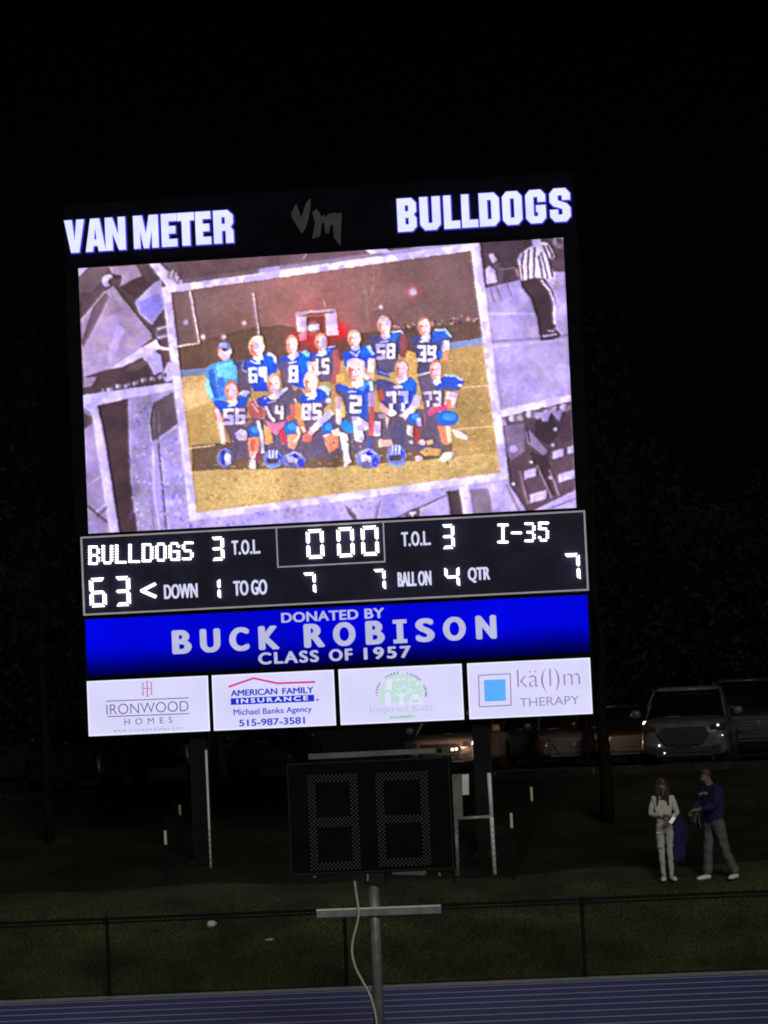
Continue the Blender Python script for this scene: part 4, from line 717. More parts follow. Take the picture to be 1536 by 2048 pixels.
def digit(ch, px0, px1, py0, py1, tpx=7.2):
    a = onY(px0, (py0+py1)/2); b_ = onY(px1, (py0+py1)/2); m_ = (px0+px1)/2; t_ = onY(m_, py0); d_ = onY(m_, py1); w_ = b_[0]-a[0]; h = t_[2]-d_[2]
    root = None
    for s_ in SEG[ch]:
        pl = [(a[0]+x, d_[2]+z) for x, z in seg_poly(s_, w_, h, tpx/128.0)]
        ar = sum(pl[i][0]*pl[(i+1) % len(pl)][1]-pl[(i+1) % len(pl)][0]*pl[i][1] for i in range(len(pl)))
        if ar < 0: pl = pl[::-1]
        if root is None:
            root = MB().box(a[0]-.05, b_[0]+.05, .012, .024, d_[2]-.05, t_[2]+.05).build('led_digit', MT['cabinet2'], sb)
        MB().prism(pl, -.045, .012).build('segment', MT['led'], root)
MT['cabinet2'] = mat('digit_well', (0.023, 0.020, 0.055), 0.55, noise=.35, scale=2.0, spec=.25)
for a in (('3', 422, 448, 1074, 1121, 6.5), ('0', 613.5, 647.5, 1059, 1117, 7.2), ('0', 674.5, 708, 1055, 1114, 7.2), ('0', 723, 757, 1052, 1111, 7.2), ('3', 882.5, 908.7, 1049, 1097.5, 6.5),
          ('6', 180, 212.5, 1156, 1214, 7.8), ('3', 229.5, 260.5, 1153, 1212, 7.8), ('1', 416, 441, 1156, 1200, 6), ('7', 605, 631.5, 1145.5, 1189.5, 6), ('7', 745.5, 771, 1138.5, 1182, 6), ('4', 890, 919, 1132, 1176, 6), ('7', 1127, 1160, 1107, 1163, 7.4)):
    digit(*a)
o = px_prism([(280, 1180), (309, 1165), (312, 1169.5), (290, 1181), (313, 1191), (310, 1196.5), (281, 1184)], -.03, .012, 'possession_arrow', MT['led'], sb)
DOT = {'B': ['11110','10001','10001','11110','10001','10001','11110'], 'U': ['10001']*6+['01110'], 'L': ['10000']*6+['11111'], 'D': ['11110']+['10001']*5+['11110'], 'O': ['01110']+['10001']*5+['01110'],
       'G': ['01110','10001','10000','10111','10001','10001','01111'], 'S': ['01111','10000','10000','01110','00001','00001','11110'], 'I': ['11111','00100','00100','00100','00100','00100','11111'], '-': ['00000','00000','00000','11111','00000','00000','00000'],
       '3': ['11110','00001','00001','01110','00001','00001','11110'], '5': ['11111','10000','11110','00001','00001','10001','01110']}
def dots(word, xs_, zt_l, zb_l, zt_r, zb_r, cells, bold=True):
    """word of led dots; each letter one object"""
    n = len(word)
    for k, ch in enumerate(word):
        a = xs_[0]+(xs_[1]-xs_[0])*(k+0.0)/n; wch = (xs_[1]-xs_[0])/n*cells; u = (a-xs_[0])/(xs_[1]-xs_[0]); yt = zt_l+(zt_r-zt_l)*u; yb = zb_l+(zb_r-zb_l)*u; mb = MB()
        for r in range(7):
            for c in range(5):
                if DOT[ch][r][c] == '1':
                    for dxx in ((0, .5) if bold else (0,)):
                        w_ = onY(a+wch*(c*.90+.5+dxx-.25)/5, yt+(yb-yt)*(r+.5)/7); mb.disc(w_[0], w_[2], .0205, -.012, .012, 6)
        mb.build('led_letter', MT['led_dot'], sb, kind='stuff')
MT['led_dot'] = lit('led_dot', (1.0, 0.95, 0.98), 3.2)
dots('BULLDOGS', (177.5, 391.5), 1091, 1130, 1082, 1119, .86)
dots('I-35', (996, 1104), 1047, 1087, 1042, 1082, .80)
for (s_, l, r, h) in (('T.O.L.', (464, 1110), (521, 1107.5), 29), ('T.O.L.', (803.5, 1093), (862, 1090.5), 29), ('DOWN', (328.5, 1198.5), (396, 1195), 29), ('TO GO', (467.5, 1192), (535, 1188.5), 30), ('BALL ON', (796, 1174), (863.5, 1170.5), 29.5), ('QTR', (936.5, 1167), (981, 1163.5), 31)):
    text_px(s_, l, r, h, .018, 'caption', MT['caption'], sb, bold=.035, depth=.006, spacing=1.14 if '.' in s_ else 1.0)

# ================================================================== DONOR SIGN
dn = thing('donor_sign', 'blue lit sign reading DONATED BY BUCK ROBISON CLASS OF 1957', 'sign', (0, 0, 5.19))
def donor_mat():
    m = bpy.data.materials.new('donor_blue'); m.use_nodes = True; n = m.node_tree.nodes; l = m.node_tree.links; b = n['Principled BSDF']
    b.inputs['Base Color'].default_value = (.0, .0, .02, 1); b.inputs['Roughness'].default_value = .9; b.inputs['Specular IOR Level'].default_value = 0
    tc = n.new('ShaderNodeTexCoord'); sx_ = n.new('ShaderNodeSeparateXYZ'); l.new(tc.outputs['Object'], sx_.inputs[0])
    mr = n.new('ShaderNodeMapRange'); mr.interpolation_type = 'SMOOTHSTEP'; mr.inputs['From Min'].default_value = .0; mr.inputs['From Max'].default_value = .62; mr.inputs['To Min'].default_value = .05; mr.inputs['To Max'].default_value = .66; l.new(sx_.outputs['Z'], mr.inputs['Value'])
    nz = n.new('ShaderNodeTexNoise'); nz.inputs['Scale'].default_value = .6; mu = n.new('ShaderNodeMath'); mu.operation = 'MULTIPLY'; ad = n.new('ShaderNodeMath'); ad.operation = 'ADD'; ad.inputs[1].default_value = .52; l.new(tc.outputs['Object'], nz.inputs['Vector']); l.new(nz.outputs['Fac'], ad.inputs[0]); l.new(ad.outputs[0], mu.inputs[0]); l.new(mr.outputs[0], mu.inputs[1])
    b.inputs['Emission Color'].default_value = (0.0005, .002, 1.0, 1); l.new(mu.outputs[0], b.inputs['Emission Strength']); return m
MT['donor'] = donor_mat()
MB().box(-4.57, 4.57, .03, .32, 5.17, 6.245).build('lamp_box', MT['cabinet'], dn)
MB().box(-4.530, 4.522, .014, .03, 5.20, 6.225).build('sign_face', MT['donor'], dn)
for wd_, xa_, xb_ in (('DONATED', 563, 717), ('BY', 729.5, 769)):
    text_px(wd_, (xa_, 1246-(xa_-563)*.051), (xb_, 1246-(xb_-563)*.051), 20, .014, 'lettering', MT['donor_text'], dn, bold=.045, spacing=1.05)
by = lambda x: 1308.6-(x-345)*.0486
for ch, xa_, xb_ in (('B', 345, 384), ('U', 401, 441.7), ('C', 459.6, 499.6), ('K', 518, 560), ('R', 608.6, 651), ('O', 667, 712), ('B', 732, 770), ('S', 832, 870), ('O', 887, 932.5), ('N', 952.5, 994)):
    text_px(ch, (xa_, by(xa_)), (xb_, by(xb_)), 47.5, .014, 'letter', MT['donor_text'], dn, bold=.075)
a = onY(787, by(787)); b_ = onY(814.7, by(814.7)); t_ = onY(800, by(800)-47.5); xm = (a[0]+b_[0])/2; zz0 = (a[2]+b_[2])/2; zz1 = t_[2]; k_ = .058
MB().prism([(a[0], zz0), (b_[0], zz0), (b_[0], zz0+.07), (xm+k_, zz0+.07), (xm+k_, zz1-.07), (b_[0], zz1-.07), (b_[0], zz1), (a[0], zz1), (a[0], zz1-.07), (xm-k_, zz1-.07), (xm-k_, zz0+.07), (a[0], zz0+.07)], .008, .014).build('letter', MT['donor_text'], dn)
for wd_, xa_, xb_ in (('CLASS', 517, 638), ('OF', 658.5, 705.5), ('1957', 728, 822.5)):
    text_px(wd_, (xa_, 1329.5-(xa_-517)*.0475), (xb_, 1329.5-(xb_-517)*.0475), 24, .014, 'lettering', MT['donor_text'], dn, bold=.06, spacing=1.22)

# ================================================================== SPONSOR SIGNS
Z_AB, Z_AT = 4.125, 5.114
def ad(x0, x1, label):
    t = thing('sponsor_sign', label, 'sign', ((x0+x1)/2, 0, Z_AB), group='lit sponsor signs along the bottom of the board')
    MB().box(x0-.025, x1+.025, .03, .30, Z_AB-.03, Z_AT+.035).build('lamp_box', MT['cabinet'], t)
    MB().box(x0, x1, .014, .03, Z_AB, Z_AT).build('sign_face', MT['ad'], t)
    e = .018; bb = MB(); rect_trim(bb, x0+.001, x1-.001, Z_AB+.001, Z_AT-.001, e, .010, .0135); bb.build('face_edge', MT['edge'], t)
    return t
YA = .0135
A1 = lambda x, y: (160+x*.33854, 1180+y*.33860)
A2 = lambda x, y: (660+x*.35156, 1180+y*.35170)
def atext(s_, T, l, r, h, m, parent, **kw):
    return text_px(s_, T(*l), T(*r), h*.338 if T is A1 else h*.3516, YA, 'lettering', MT[m], parent, depth=.004, **kw)
def abar(T, pts, wd, m, parent, name='print'):
    q = []; pts = [T(*p) for p in pts]; n = len(pts)
    for sg, rng in ((1, range(n)), (-1, range(n-1, -1, -1))):
        for i in rng:
            a = pts[max(i-1, 0)]; b_ = pts[min(i+1, n-1)]; L = math.hypot(b_[0]-a[0], b_[1]-a[1]); nx, ny = -(b_[1]-a[1])/L*wd/2, (b_[0]-a[0])/L*wd/2
            q.append((pts[i][0]+sg*nx, pts[i][1]+sg*ny))
    return px_prism(q, YA-.004, YA, name, MT[m], parent)
a1 = ad(-4.546, -2.334, 'leftmost sponsor sign reading IRONWOOD HOMES in thin grey letters')
abar(A1, [(155, 657), (642, 637)], 1.7, 'ink_grey', a1); abar(A1, [(160, 748), (645, 730)], 1.7, 'ink_grey', a1)
atext('IRONWOOD', A1, (158, 735), (642, 717), 61, 'ink_grey', a1, bold=-.012); atext('HOMES', A1, (263, 796), (546, 786), 36, 'ink_grey', a1, spacing=1.9, bold=-.006); atext('www.ironwoodiowa.com', A1, (198, 838), (608, 824), 18, 'ink_soft', a1, spacing=1.35)
for pts, wd in (([(371, 550), (372, 620)], 1.8), ([(396, 541), (398, 628)], 2.0), ([(421, 547), (423, 617)], 1.8), ([(386, 543), (407, 542)], 1.3), ([(388, 628), (409, 627)], 1.3), ([(363, 551), (379, 550)], 1.3), ([(364, 620), (380, 619)], 1.3), ([(413, 547), (429, 546)], 1.3), ([(415, 617), (431, 616)], 1.3), ([(371, 582), (422, 580)], 1.5)): abar(A1, pts, wd, 'ink_maroon', a1, 'monogram')
a2 = ad(-2.261, -.054, 'sponsor sign with a pink roof line reading AMERICAN FAMILY INSURANCE and a phone number')
abar(A1, [(877, 572), (1025, 521), (1165, 551), (1389, 543)], 4.0, 'ink_magenta', a2, 'roof_line')
for wd_, xa_, xb_ in (('AMERICAN', 891, 1167), ('FAMILY', 1195, 1381)): atext(wd_, A1, (xa_, 628-(xa_-891)*.039), (xb_, 628-(xb_-891)*.039), 38, 'ink_blue', a2, bold=.05)
px_prism([A1(890, 640), A1(1383, 618), A1(1384, 658), A1(891, 679)], YA-.003, YA, 'blue_band', MT['ink_box'], a2)
text_px('INSURANCE', A1(925, 669), A1(1348, 652), 27*.338, YA-.004, 'lettering', MT['ink_white'], a2, bold=.06, spacing=1.35, depth=.003)
[atext(wd_, A1, (xa_, yb_-(xa_-908)*.041), (xb_, yb_-(xb_-908)*.041), hh_, 'ink_blue', a2, bold=.02) for wd_, xa_, xb_, yb_, hh_ in (('Michael', 908, 1062, 740, 36), ('Banks', 1080, 1204, 740, 36), ('Agency', 1220, 1371, 748, 44))]; atext('515-987-3581', A1, (941, 806), (1330, 790), 41, 'ink_blue', a2, bold=.04)
w_ = onY(*A1(1402, 648)); MB().disc(w_[0], w_[2], .026, YA-.004, YA, 12).build('mark', MT['ink_soft'], a2)
a3 = ad(.032, 2.239, 'sponsor sign with a faded pale green tree and Inspired Kids Academy lettering')
cx_, cz_, rr = 405, 590, 125
tree_pts = [(cx_+rr*math.cos(t)*(1+.02*math.sin(9*t)), cz_-rr*.92*math.sin(t)*(1+.02*math.cos(7*t))) for t in np.linspace(-.45, math.pi+.45, 34)]
px_prism([A2(*p) for p in tree_pts], YA-.003, YA, 'green_dome', MT['ink_green'], a3)
rl = random.Random(5)
b = MB()
for k in range(46):
    t = rl.uniform(.1, 3.0); r_ = rl.uniform(20, 108); x, y = cx_+10+r_*math.cos(t), cz_-8-r_*.85*math.sin(t); w_ = onY(*A2(x, y)); an = rl.uniform(0, 3.1); l_ = rl.uniform(.012, .026); w2 = l_*.45
    c, s_ = math.cos(an), math.sin(an); b.prism([(w_[0]+l_*math.cos(q)*c-w2*math.sin(q)*s_, w_[2]+l_*math.cos(q)*s_+w2*math.sin(q)*c) for q in [2*math.pi*i/8 for i in range(8)]], YA-.005, YA-.003)
b.build('white_leaves', MT['ink_white'], a3, kind='stuff')
px_prism([A2(*p) for p in ((392, 655), (398, 610), (365, 588), (370, 582), (398, 598), (400, 575), (408, 575), (408, 598), (440, 580), (444, 586), (414, 610), (422, 655))], YA-.006, YA-.003, 'tree_stem', MT['ink_white'], a3)
px_prism([A2(*p) for p in ((452, 650), (452, 612), (468, 612), (468, 595), (505, 593), (506, 610), (520, 610), (521, 648))], YA-.006, YA-.003, 'blocks', MT['ink_white'], a3)
px_prism([A2(*p) for p in ((462, 642), (462, 622), (508, 620), (508, 640))], YA-.008, YA-.006, 'blocks', MT['ink_green'], a3)
px_prism([A2(*p) for p in ((318, 565), (316, 528), (330, 510), (350, 508), (352, 562))], YA-.006, YA-.003, 'book', MT['ink_white'], a3)
px_prism([A2(*p) for p in ((318, 655), (312, 600), (320, 582), (336, 582), (345, 610), (345, 655))], YA-.006, YA-.003, 'child_figure', MT['ink_white'], a3)
atext('Inspired Kids', A2, (230, 712), (585, 694), 48, 'ink_pale', a3, bold=-.004)
px_prism([A2(*p) for p in ((325, 718), (494, 709), (494, 728), (325, 736))], YA-.003, YA, 'green_band', MT['ink_green'], a3)
text_px('ACADEMY', A2(342, 731), A2(470, 724), 4.6, YA-.003, 'lettering', MT['ink_dkgreen'], a3, bold=.02, spacing=1.4, depth=.002)
arc = 'LEARN  SHARE  LAUGH  GROW'
for k, ch in enumerate(arc):
    if ch == ' ': continue
    t = math.pi*1.02-(math.pi*1.04)*k/(len(arc)-1); x, y = cx_+(rr+16)*math.cos(t), cz_-(rr+2)*.95*math.sin(t)
    cu = bpy.data.curves.new('t', 'FONT'); cu.body = ch; cu.size = 1; cu.extrude = .5; cu.offset = .02; me_, co_ = curve_mesh(cu)
    co_[:, :2] -= (co_[:, :2].max(0)+co_[:, :2].min(0))/2; an = t-math.pi/2; c, s_ = math.cos(an), math.sin(an); k_ = .062; w_ = onY(*A2(x, y))
    q_ = np.stack([w_[0]+k_*(co_[:, 0]*c-co_[:, 1]*s_), YA-(co_[:, 2]+.5)*.004, w_[2]+k_*(co_[:, 0]*s_+co_[:, 1]*c)], -1); place_mesh(me_, q_, 'lettering', MT['ink_grey'], a3)
a4 = ad(2.337, 4.519, 'rightmost sponsor sign with a blue square in a purple outline reading THERAPY')
sq = [(845, 485), (1025, 477), (1031, 655), (850, 664), (845, 485)]
for p, q_ in zip(sq[:-1], sq[1:]):
    dx, dy = q_[0]-p[0], q_[1]-p[1]; L = math.hypot(dx, dy); k_ = 2.0/L
    abar(A2, [(p[0]-dx*k_, p[1]-dy*k_), (q_[0]-dx*k_, q_[1]-dy*k_)], 2.1, 'ink_purple', a4, 'square_outline')
px_prism([A2(*p) for p in ((875, 512), (998, 507), (1001, 629), (880, 635))], YA-.004, YA, 'blue_square', MT['ink_sky'], a4)
atext('k\u00e4(l)m', A2, (1069, 588), (1425, 570), 134, 'ink_purple', a4, bold=-.016); atext('THERAPY', A2, (1080, 665), (1420, 648), 49, 'ink_mauve', a4, bold=.008)

# ================================================================== PLAY CLOCK (near, in front of the fence)
CY = -15.6
def pc(px, py, dy=0.0): w_ = onY(px, py, CY+dy); return w_
p0, p1 = pc(577, 1634), pc(904, 1627); zt, zb = pc(740, 1520)[2], pc(740, 1745)[2]
xc = pc(745, 1790)[0]
ck = thing('play_clock', 'unlit black play clock cabinet on a grey pole with a short crossbar', 'clock', (xc, CY, 0))
MB().box(p0[0], p1[0], CY, CY+.22, zb, zt, .012).build('cabinet', MT['cabinet'], ck)
b = MB(); rect_trim(b, p0[0]+.004, p1[0]-.004, zb+.004, zt-.004, .018, CY-.010, CY+.001)
MT['pc_trim'] = mat('clock_trim', (.022, .022, .022), .7, .0, noise=.2, spec=.1); b.build('trim', MT['pc_trim'], ck)
MT['dull_led'] = mat('unlit_led', (.048, .048, .052), .5, noise=.2, scale=30)
for (xa_, xb_, ya_, yb_) in ((620, 718, 1549, 1738), (756, 858, 1542, 1730)):
    a = pc(xa_, (ya_+yb_)/2); c_ = pc(xb_, (ya_+yb_)/2); m_ = (xa_+xb_)/2; zt_ = pc(m_, ya_)[2]; zb_ = pc(m_, yb_)[2]; mb = MB(); pitch = .026; W_ = c_[0]-a[0]; H_ = zt_-zb_; nx_, nz_ = int(W_/pitch), int(H_/pitch); th = 4
    dg_ = MB().box(a[0]-.03, c_[0]+.03, CY-.006, CY+.002, zb_-.03, zt_+.03).build('unlit_digit', MT['cabinet'], ck)
    for i in range(nx_+1):
        for k in range(nz_+1):
            if i < th or i > nx_-th or k < th or k > nz_-th or abs(k-nz_/2) < th/2+.3:
                if (i+k) % 2 == 0: mb.disc(a[0]+i*pitch, zb_+k*pitch, .0125, CY-.022, CY-.006, 6)
    mb.build('led_dot', MT['dull_led'], dg_, kind='stuff')
pt = pc(742, 1745); pb = pc(766, 2060); px_ = xc
MT['pole'] = mat('pole_grey', (.23, .235, .25), .5, .3, noise=.25, scale=6)
MB().tube([(px_, CY+.10, -.05), (px_, CY+.10, 1.5), (px_, CY+.10, zb-.05)], .070, 14).build('pole', MT['pole'], ck, smooth=True)
MB().box(px_-.16, px_+.16, CY+.02, CY+.2, zb-.17, zb+.01).build('mount_bracket', MT['black'], ck)
c0, c1 = pc(633, 1829, -.02), pc(882, 1820, -.02); zc = (c0[2]+c1[2])/2
MB().box(c0[0], c1[0], CY-.03, CY+.022, zc-.045, zc+.045, .006).build('crossbar', MT['pole'], ck)
MB().box(c0[0]+.001, c1[0]-.001, CY-.033, CY+.025, zc+.0455, zc+.066).build('crossbar_highlight', MT['white'], ck)  # white strip painting the board's light along the top of the bar
def px_curve(pts, y, r, name, m, parent, n=6):
    P = [Vector(onY(a, b_, y)) for a, b_ in pts]; out = []
    for i in range(len(P)-1):
        q0, q1, q2, q3 = P[max(i-1, 0)], P[i], P[i+1], P[min(i+2, len(P)-1)]
        for k in range(5):
            t = k/5; out.append(.5*((2*q1)+(q2-q0)*t+(2*q0-5*q1+4*q2-q3)*t*t+(3*q1-q0-3*q2+q3)*t**3))
    out.append(P[-1]); return MB().tube(out, r, n).build(name, m, parent, smooth=True)
px_curve([(709, 1762), (712, 1785), (717, 1822), (714, 1848), (706, 1878), (704, 1905), (711, 1935), (725, 1962), (742, 1995), (752, 2035), (753, 2060)], CY-.06, .016, 'cable', MT['cable'], ck)
MB().tube([onY(735, 1762, CY-.05), onY(736, 1748, CY-.05)], .012).build('conduit', MT['galv'], ck)

# ================================================================== PALE PIPE FRAME WITH BOARDS BEHIND THE CLOCK
FY = -1.2
fr = thing('pipe_frame', 'pale metal pipe frame with boards standing behind the black play clock', 'frame', (onY(800, 1760, FY)[0], FY, gz(onY(800, 1760, FY)[0], FY)))
def fpole(a, b_, r, name, m='galv', dy=0): MB().tube([onY(*a, FY+dy), onY(*b_, FY+dy)], r, 8).build(name, MT[m], fr, smooth=True)
fpole((978, 1546), (983, 1634), .036, 'upright', 'white'); fpole((983, 1634), (990, 1754), .036, 'upright', 'white')
fpole((905, 1638), (985, 1633), .03, 'rail', 'galv'); fpole((629, 1752), (632, 1774), .030, 'foot', 'galv'); fpole((911, 1640), (915, 1757), .05, 'upright', 'pole'); fpole((650, 1773), (990, 1753), .022, 'base_rail', 'galv')
def fboard(q_, name, m, dy=0, th=.04): px_prism(q_, FY+dy, FY+dy+th, name, MT[m], fr)
fboard([(617, 1508), (870, 1496), (870, 1506), (617, 1519)], 'top_board', 'pale'); fboard([(903, 1549), (923, 1548), (926, 1633), (906, 1634)], 'side_board', 'pale', .05)
fboard([(924, 1549), (937, 1548), (938, 1589), (925, 1590)], 'small_board', 'white', .1); fboard([(784, 1745), (852, 1742), (852, 1750), (784, 1754)], 'low_board', 'pale')
fboard([(784, 1756), (852, 1753), (852, 1760), (784, 1764)], 'low_board', 'steel')
for x in (724, 736, 746): fboard([(x, 1748), (x+4, 1748), (x+4, 1767), (x, 1767)], 'slat', 'white', -.03)
fpole((831, 1752), (831, 1762), .015, 'foot'); fpole((847, 1750), (848, 1760), .015, 'foot'); fpole((879, 1745), (880, 1760), .02, 'foot')

# white tube against the left column
wy = -.4; a = onY(412, 1500, wy); b_ = onY(422, 1815, wy); zg = gz(b_[0], wy)
wt = MB().tube([(a[0], wy, zg-.05), (a[0], wy, a[2])], .020, 8).build('white_pole', MT['white'], smooth=True, label='thin pale pole standing beside the left steel column', cat='pole')
# ================================================================== MESH ENCLOSURE AROUND THE COLUMNS
me_ = thing('wire_mesh_barrier', 'low dark wire mesh barrier strung between posts with pale yellow tops', 'fence', (0, -1.9, gz(0, -1.9)))
def cap_post(px, ptop, pcap, y):
    w_ = onY(px, ptop, y); q_ = onY(px, pcap, y); zg = gz(w_[0], y)
    p_ = MB().tube([(w_[0], y, zg-.05), (w_[0], y, q_[2])], .022, 6).build('post', MT['steel'], me_)
    MB().tube([(w_[0], y, q_[2]), (w_[0], y, w_[2])], .026, 6).build('post_top', MT['cap'], p_); return (w_[0], y, zg, w_[2]-.05)
c = [cap_post(330, 1661, 1689, -1.9), cap_post(906, 1705, 1722, -2.2), cap_post(1022, 1626, 1656, -1.9), cap_post(359, 1610, 1630, 1.6), cap_post(1062, 1574, 1602, 1.6)]
for i, k in ((0, 2), (3, 0), (2, 4)):
    A_, B_ = c[i], c[k]; H_ = .95 if (i, k) == (0, 2) else 1.15
    chainlink(A_[0], A_[1], B_[0], B_[1], 0, H_, .10 if (i, k) == (0, 2) else .26, .0030 if (i, k) == (0, 2) else .0022, 'wire_mesh', MT['steel'], me_, zg=lambda t, A_=A_, B_=B_: A_[2]+(B_[2]-A_[2])*t)

# ================================================================== LITTER
def crumple(name, px, py, s_, m, label, seed):
    w_ = onZ(px, py, .75); 
    y = w_[1]
    for _ in range(12):
        w_ = onY(px, py, y); y = y+(w_[2]-gz(w_[0], y))*1.2
    w_ = onY(px, py, y); r = random.Random(seed); v = []; f = []; n, mth = 9, 6
    for j in range(mth+1):
        for i in range(n):
            th = math.pi*j/mth; ph = 2*math.pi*i/n; k = s_[0]*(1+r.uniform(-.28, .28)); v.append((w_[0]+k*math.sin(th)*math.cos(ph), y+k*.8*math.sin(th)*math.sin(ph), gz(w_[0], y)+s_[1]*.7+s_[1]*math.cos(th)*(1+r.uniform(-.25, .25))))
    for j in range(mth):
        for i in range(n): k = (i+1) % n; f.append((j*n+i, j*n+k, (j+1)*n+k, (j+1)*n+i))
    b = MB().add(v, f); o = thing(name, label, 'litter', (w_[0], y, gz(w_[0], y))); b.build('sheet', m, o); return o
MT['paper'] = mat('white_plastic', (.75, .75, .72), .5, noise=.1, scale=20)
crumple('plastic_bag', 423, 1853, (.085, .055), MT['paper'], 'crumpled white plastic bag lying on the grass behind the fence', 3)
crumple('paper_scrap', 540, 1881, (.075, .020), MT['paper'], 'small flat scrap of white paper on the grass', 4)

# ================================================================== CARS
def loft(sections, n=20, e=4.0):
    """sections: (y, zb, zt, half_bottom, half_top); rounded box rings"""
    b = MB(); v = []; f = []
    for (y, zb_, zt_, hb, ht) in sections:
        for k in range(n):
            a = 2*math.pi*(k+.5)/n; c, s_ = math.cos(a), math.sin(a); cx_ = math.copysign(abs(c)**(2/e), c); sz = math.copysign(abs(s_)**(2/e), s_)
            u = (sz+1)/2; v.append((cx_*(hb+(ht-hb)*u), y, zb_+(zt_-zb_)*u))
    m_ = len(sections)
    for i in range(m_-1):
        for k in range(n): j = (k+1) % n; f.append((i*n+k, i*n+j, (i+1)*n+j, (i+1)*n+k))
    f.append(tuple(range(n-1, -1, -1))); f.append(tuple((m_-1)*n+k for k in range(n))); return b.add(v, f)
PAINT = {}
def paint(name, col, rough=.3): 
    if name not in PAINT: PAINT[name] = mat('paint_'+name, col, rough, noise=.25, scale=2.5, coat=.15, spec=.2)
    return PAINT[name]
def car(label, loc, rz, col, kind='suv', group='cars parked behind the board', lamp=None, rear=False, cat='car'):
    t = thing('parked_car', label, cat, loc, rz, group); m = paint(*col)
    h = {'suv': 1.70, 'sedan': 1.42, 'pickup': 1.88}[kind]; bl = {'suv': 1.07, 'sedan': .90, 'pickup': 1.22}[kind]; W = {'suv': .95, 'sedan': .90, 'pickup': 1.0}[kind]; L = {'suv': 4.7, 'sedan': 4.6, 'pickup': 5.6}[kind]; g = .24 if kind != 'pickup' else .42
    B = lambda mb, nm, mt, par=t, sm=False: mb.build(nm, mt, par, smooth=sm, world=False)
    body = B(loft([(0, g+.18, bl-.22, W*.72, W*.68), (.05, g+.06, bl-.14, W*.84, W*.80), (.18, g, bl-.09, W*.93, W*.88), (.5, g, bl-.04, W*.99, W*.93), (1.25, g, bl+.02, W, W*.93), (3.6, g, bl+.04, W, W*.93), (L-.3, g, bl+.02, W*.98, W*.90), (L-.06, g+.08, bl-.05, W*.9, W*.82), (L, g+.2, bl-.2, W*.8, W*.75)], 28, 5.5), 'body', m, sm=True)
    ce = L-.25 if kind == 'suv' else (L-.9 if kind == 'sedan' else 3.5)
    B(loft([(1.12, bl-.02, bl+.03, W*.86, W*.84), (1.55, bl-.02, bl+(h-bl)*.55, W*.88, W*.76), (2.05, bl-.02, h-.05, W*.88, W*.70), (ce-.5, bl-.02, h-.05, W*.88, W*.70), (ce, bl-.02, bl+.08, W*.86, W*.74)], 24, 8), 'windows', MT['glass'], sm=True)
    B(loft([(1.92, h-.09, h-.035, W*.705, W*.66), (2.15, h-.085, h+.005, W*.72, W*.66), (ce-.55, h-.085, h+.01, W*.72, W*.66), (ce-.35, h-.10, h-.03, W*.70, W*.64)], 20, 5), 'roof', m, sm=True)
    for sx in (-1, 1):
        B(MB().tube([(sx*W*.865, 1.12, bl), (sx*W*.79, 1.60, bl+(h-bl)*.60), (sx*W*.715, 2.0, h-.055)], [.035, .032, .03], 6), 'windscreen_pillar', m)
        B(MB().tube([(sx*W*.89, 2.7, bl), (sx*W*.73, 2.65, h-.06)], .03, 6), 'door_pillar', MT['black'])
        if kind == 'suv': B(MB().tube([(sx*W*.64, 2.2, h+.04), (sx*W*.64, ce-.7, h+.045)], .018, 6), 'roof_rail', MT['chrome'])
        mi = B(loft([(1.42, bl+.02, bl+.15, .06, .06), (1.47, bl, bl+.18, .11, .11), (1.6, bl+.03, bl+.16, .08, .08)], 12, 3), 'mirror', m, sm=True); mi.location.x = sx*(W+.12)
        B(MB().box(-.06 if sx > 0 else 0, .0 if sx > 0 else .06, 1.5, 1.55, bl+.03, bl+.07), 'mirror_arm', MT['black'], mi).location.x = -sx*.06
        hl = B(MB().prism([(sx*W*.58, bl-.30), (sx*W*.90, bl-.26), (sx*W*.91, bl-.15), (sx*W*.60, bl-.20)][::sx], -.01, .22), 'headlight', MT['tail'] if rear else (MT['clear'] if lamp is None else lamp))
        B(MB().prism([(sx*W*.57, bl-.315), (sx*W*.915, bl-.275), (sx*W*.925, bl-.135), (sx*W*.59, bl-.185)][::sx], .012, .2), 'headlight_rim', MT['black'], hl)
        B(MB().disc(sx*W*.66, g+.16, .05, -.012, .06, 10), 'fog_light', MT['clear'])
        B(MB().prism([(sx*W*.56, g+.08), (sx*W*.80, g+.12), (sx*W*.80, g+.26), (sx*W*.60, g+.22)][::sx], .0, .12), 'air_intake', MT['black'])
        for wy in (.92, L-1.0):
            x0, x1 = (W-.24, W-.01) if sx > 0 else (-W+.01, -W+.24); R = .36 if kind != 'pickup' else .42
            wh = B(MB().tube([(x0, wy, R), (x0+.02, wy, R), (x1-.02, wy, R), (x1, wy, R)], [R-.03, R, R, R-.03], 20), 'wheel', MT['rubber'])
            B(MB().tube([(x0-.004, wy, R), (x1+.004, wy, R)], R*.62, 14), 'rim', MT['chrome'], wh)
    if not rear:
        gr = B(MB().prism([(-W*.50, bl-.48), (-W*.38, bl-.56), (W*.38, bl-.56), (W*.50, bl-.48), (W*.54, bl-.34), (W*.46, bl-.21), (-W*.46, bl-.21), (-W*.54, bl-.34)], -.025, .1), 'grille', MT['black'])
        for k in range(4 if kind != 'suv' else 0): B(MB().box(-W*.46, W*.46, -.032, -.024, bl-.27-.07*k, bl-.258-.07*k), 'grille_bar', MT['chrome'] if kind != 'suv' else MT['pc_trim'], gr)
        B(MB().tube([(-W*.57, -.02, bl-.33), (-W*.44, -.03, bl-.53), (-W*.36, -.035, bl-.585), (W*.36, -.035, bl-.585), (W*.44, -.03, bl-.53), (W*.57, -.02, bl-.33)], .012, 6), 'grille_surround', MT['chrome'])
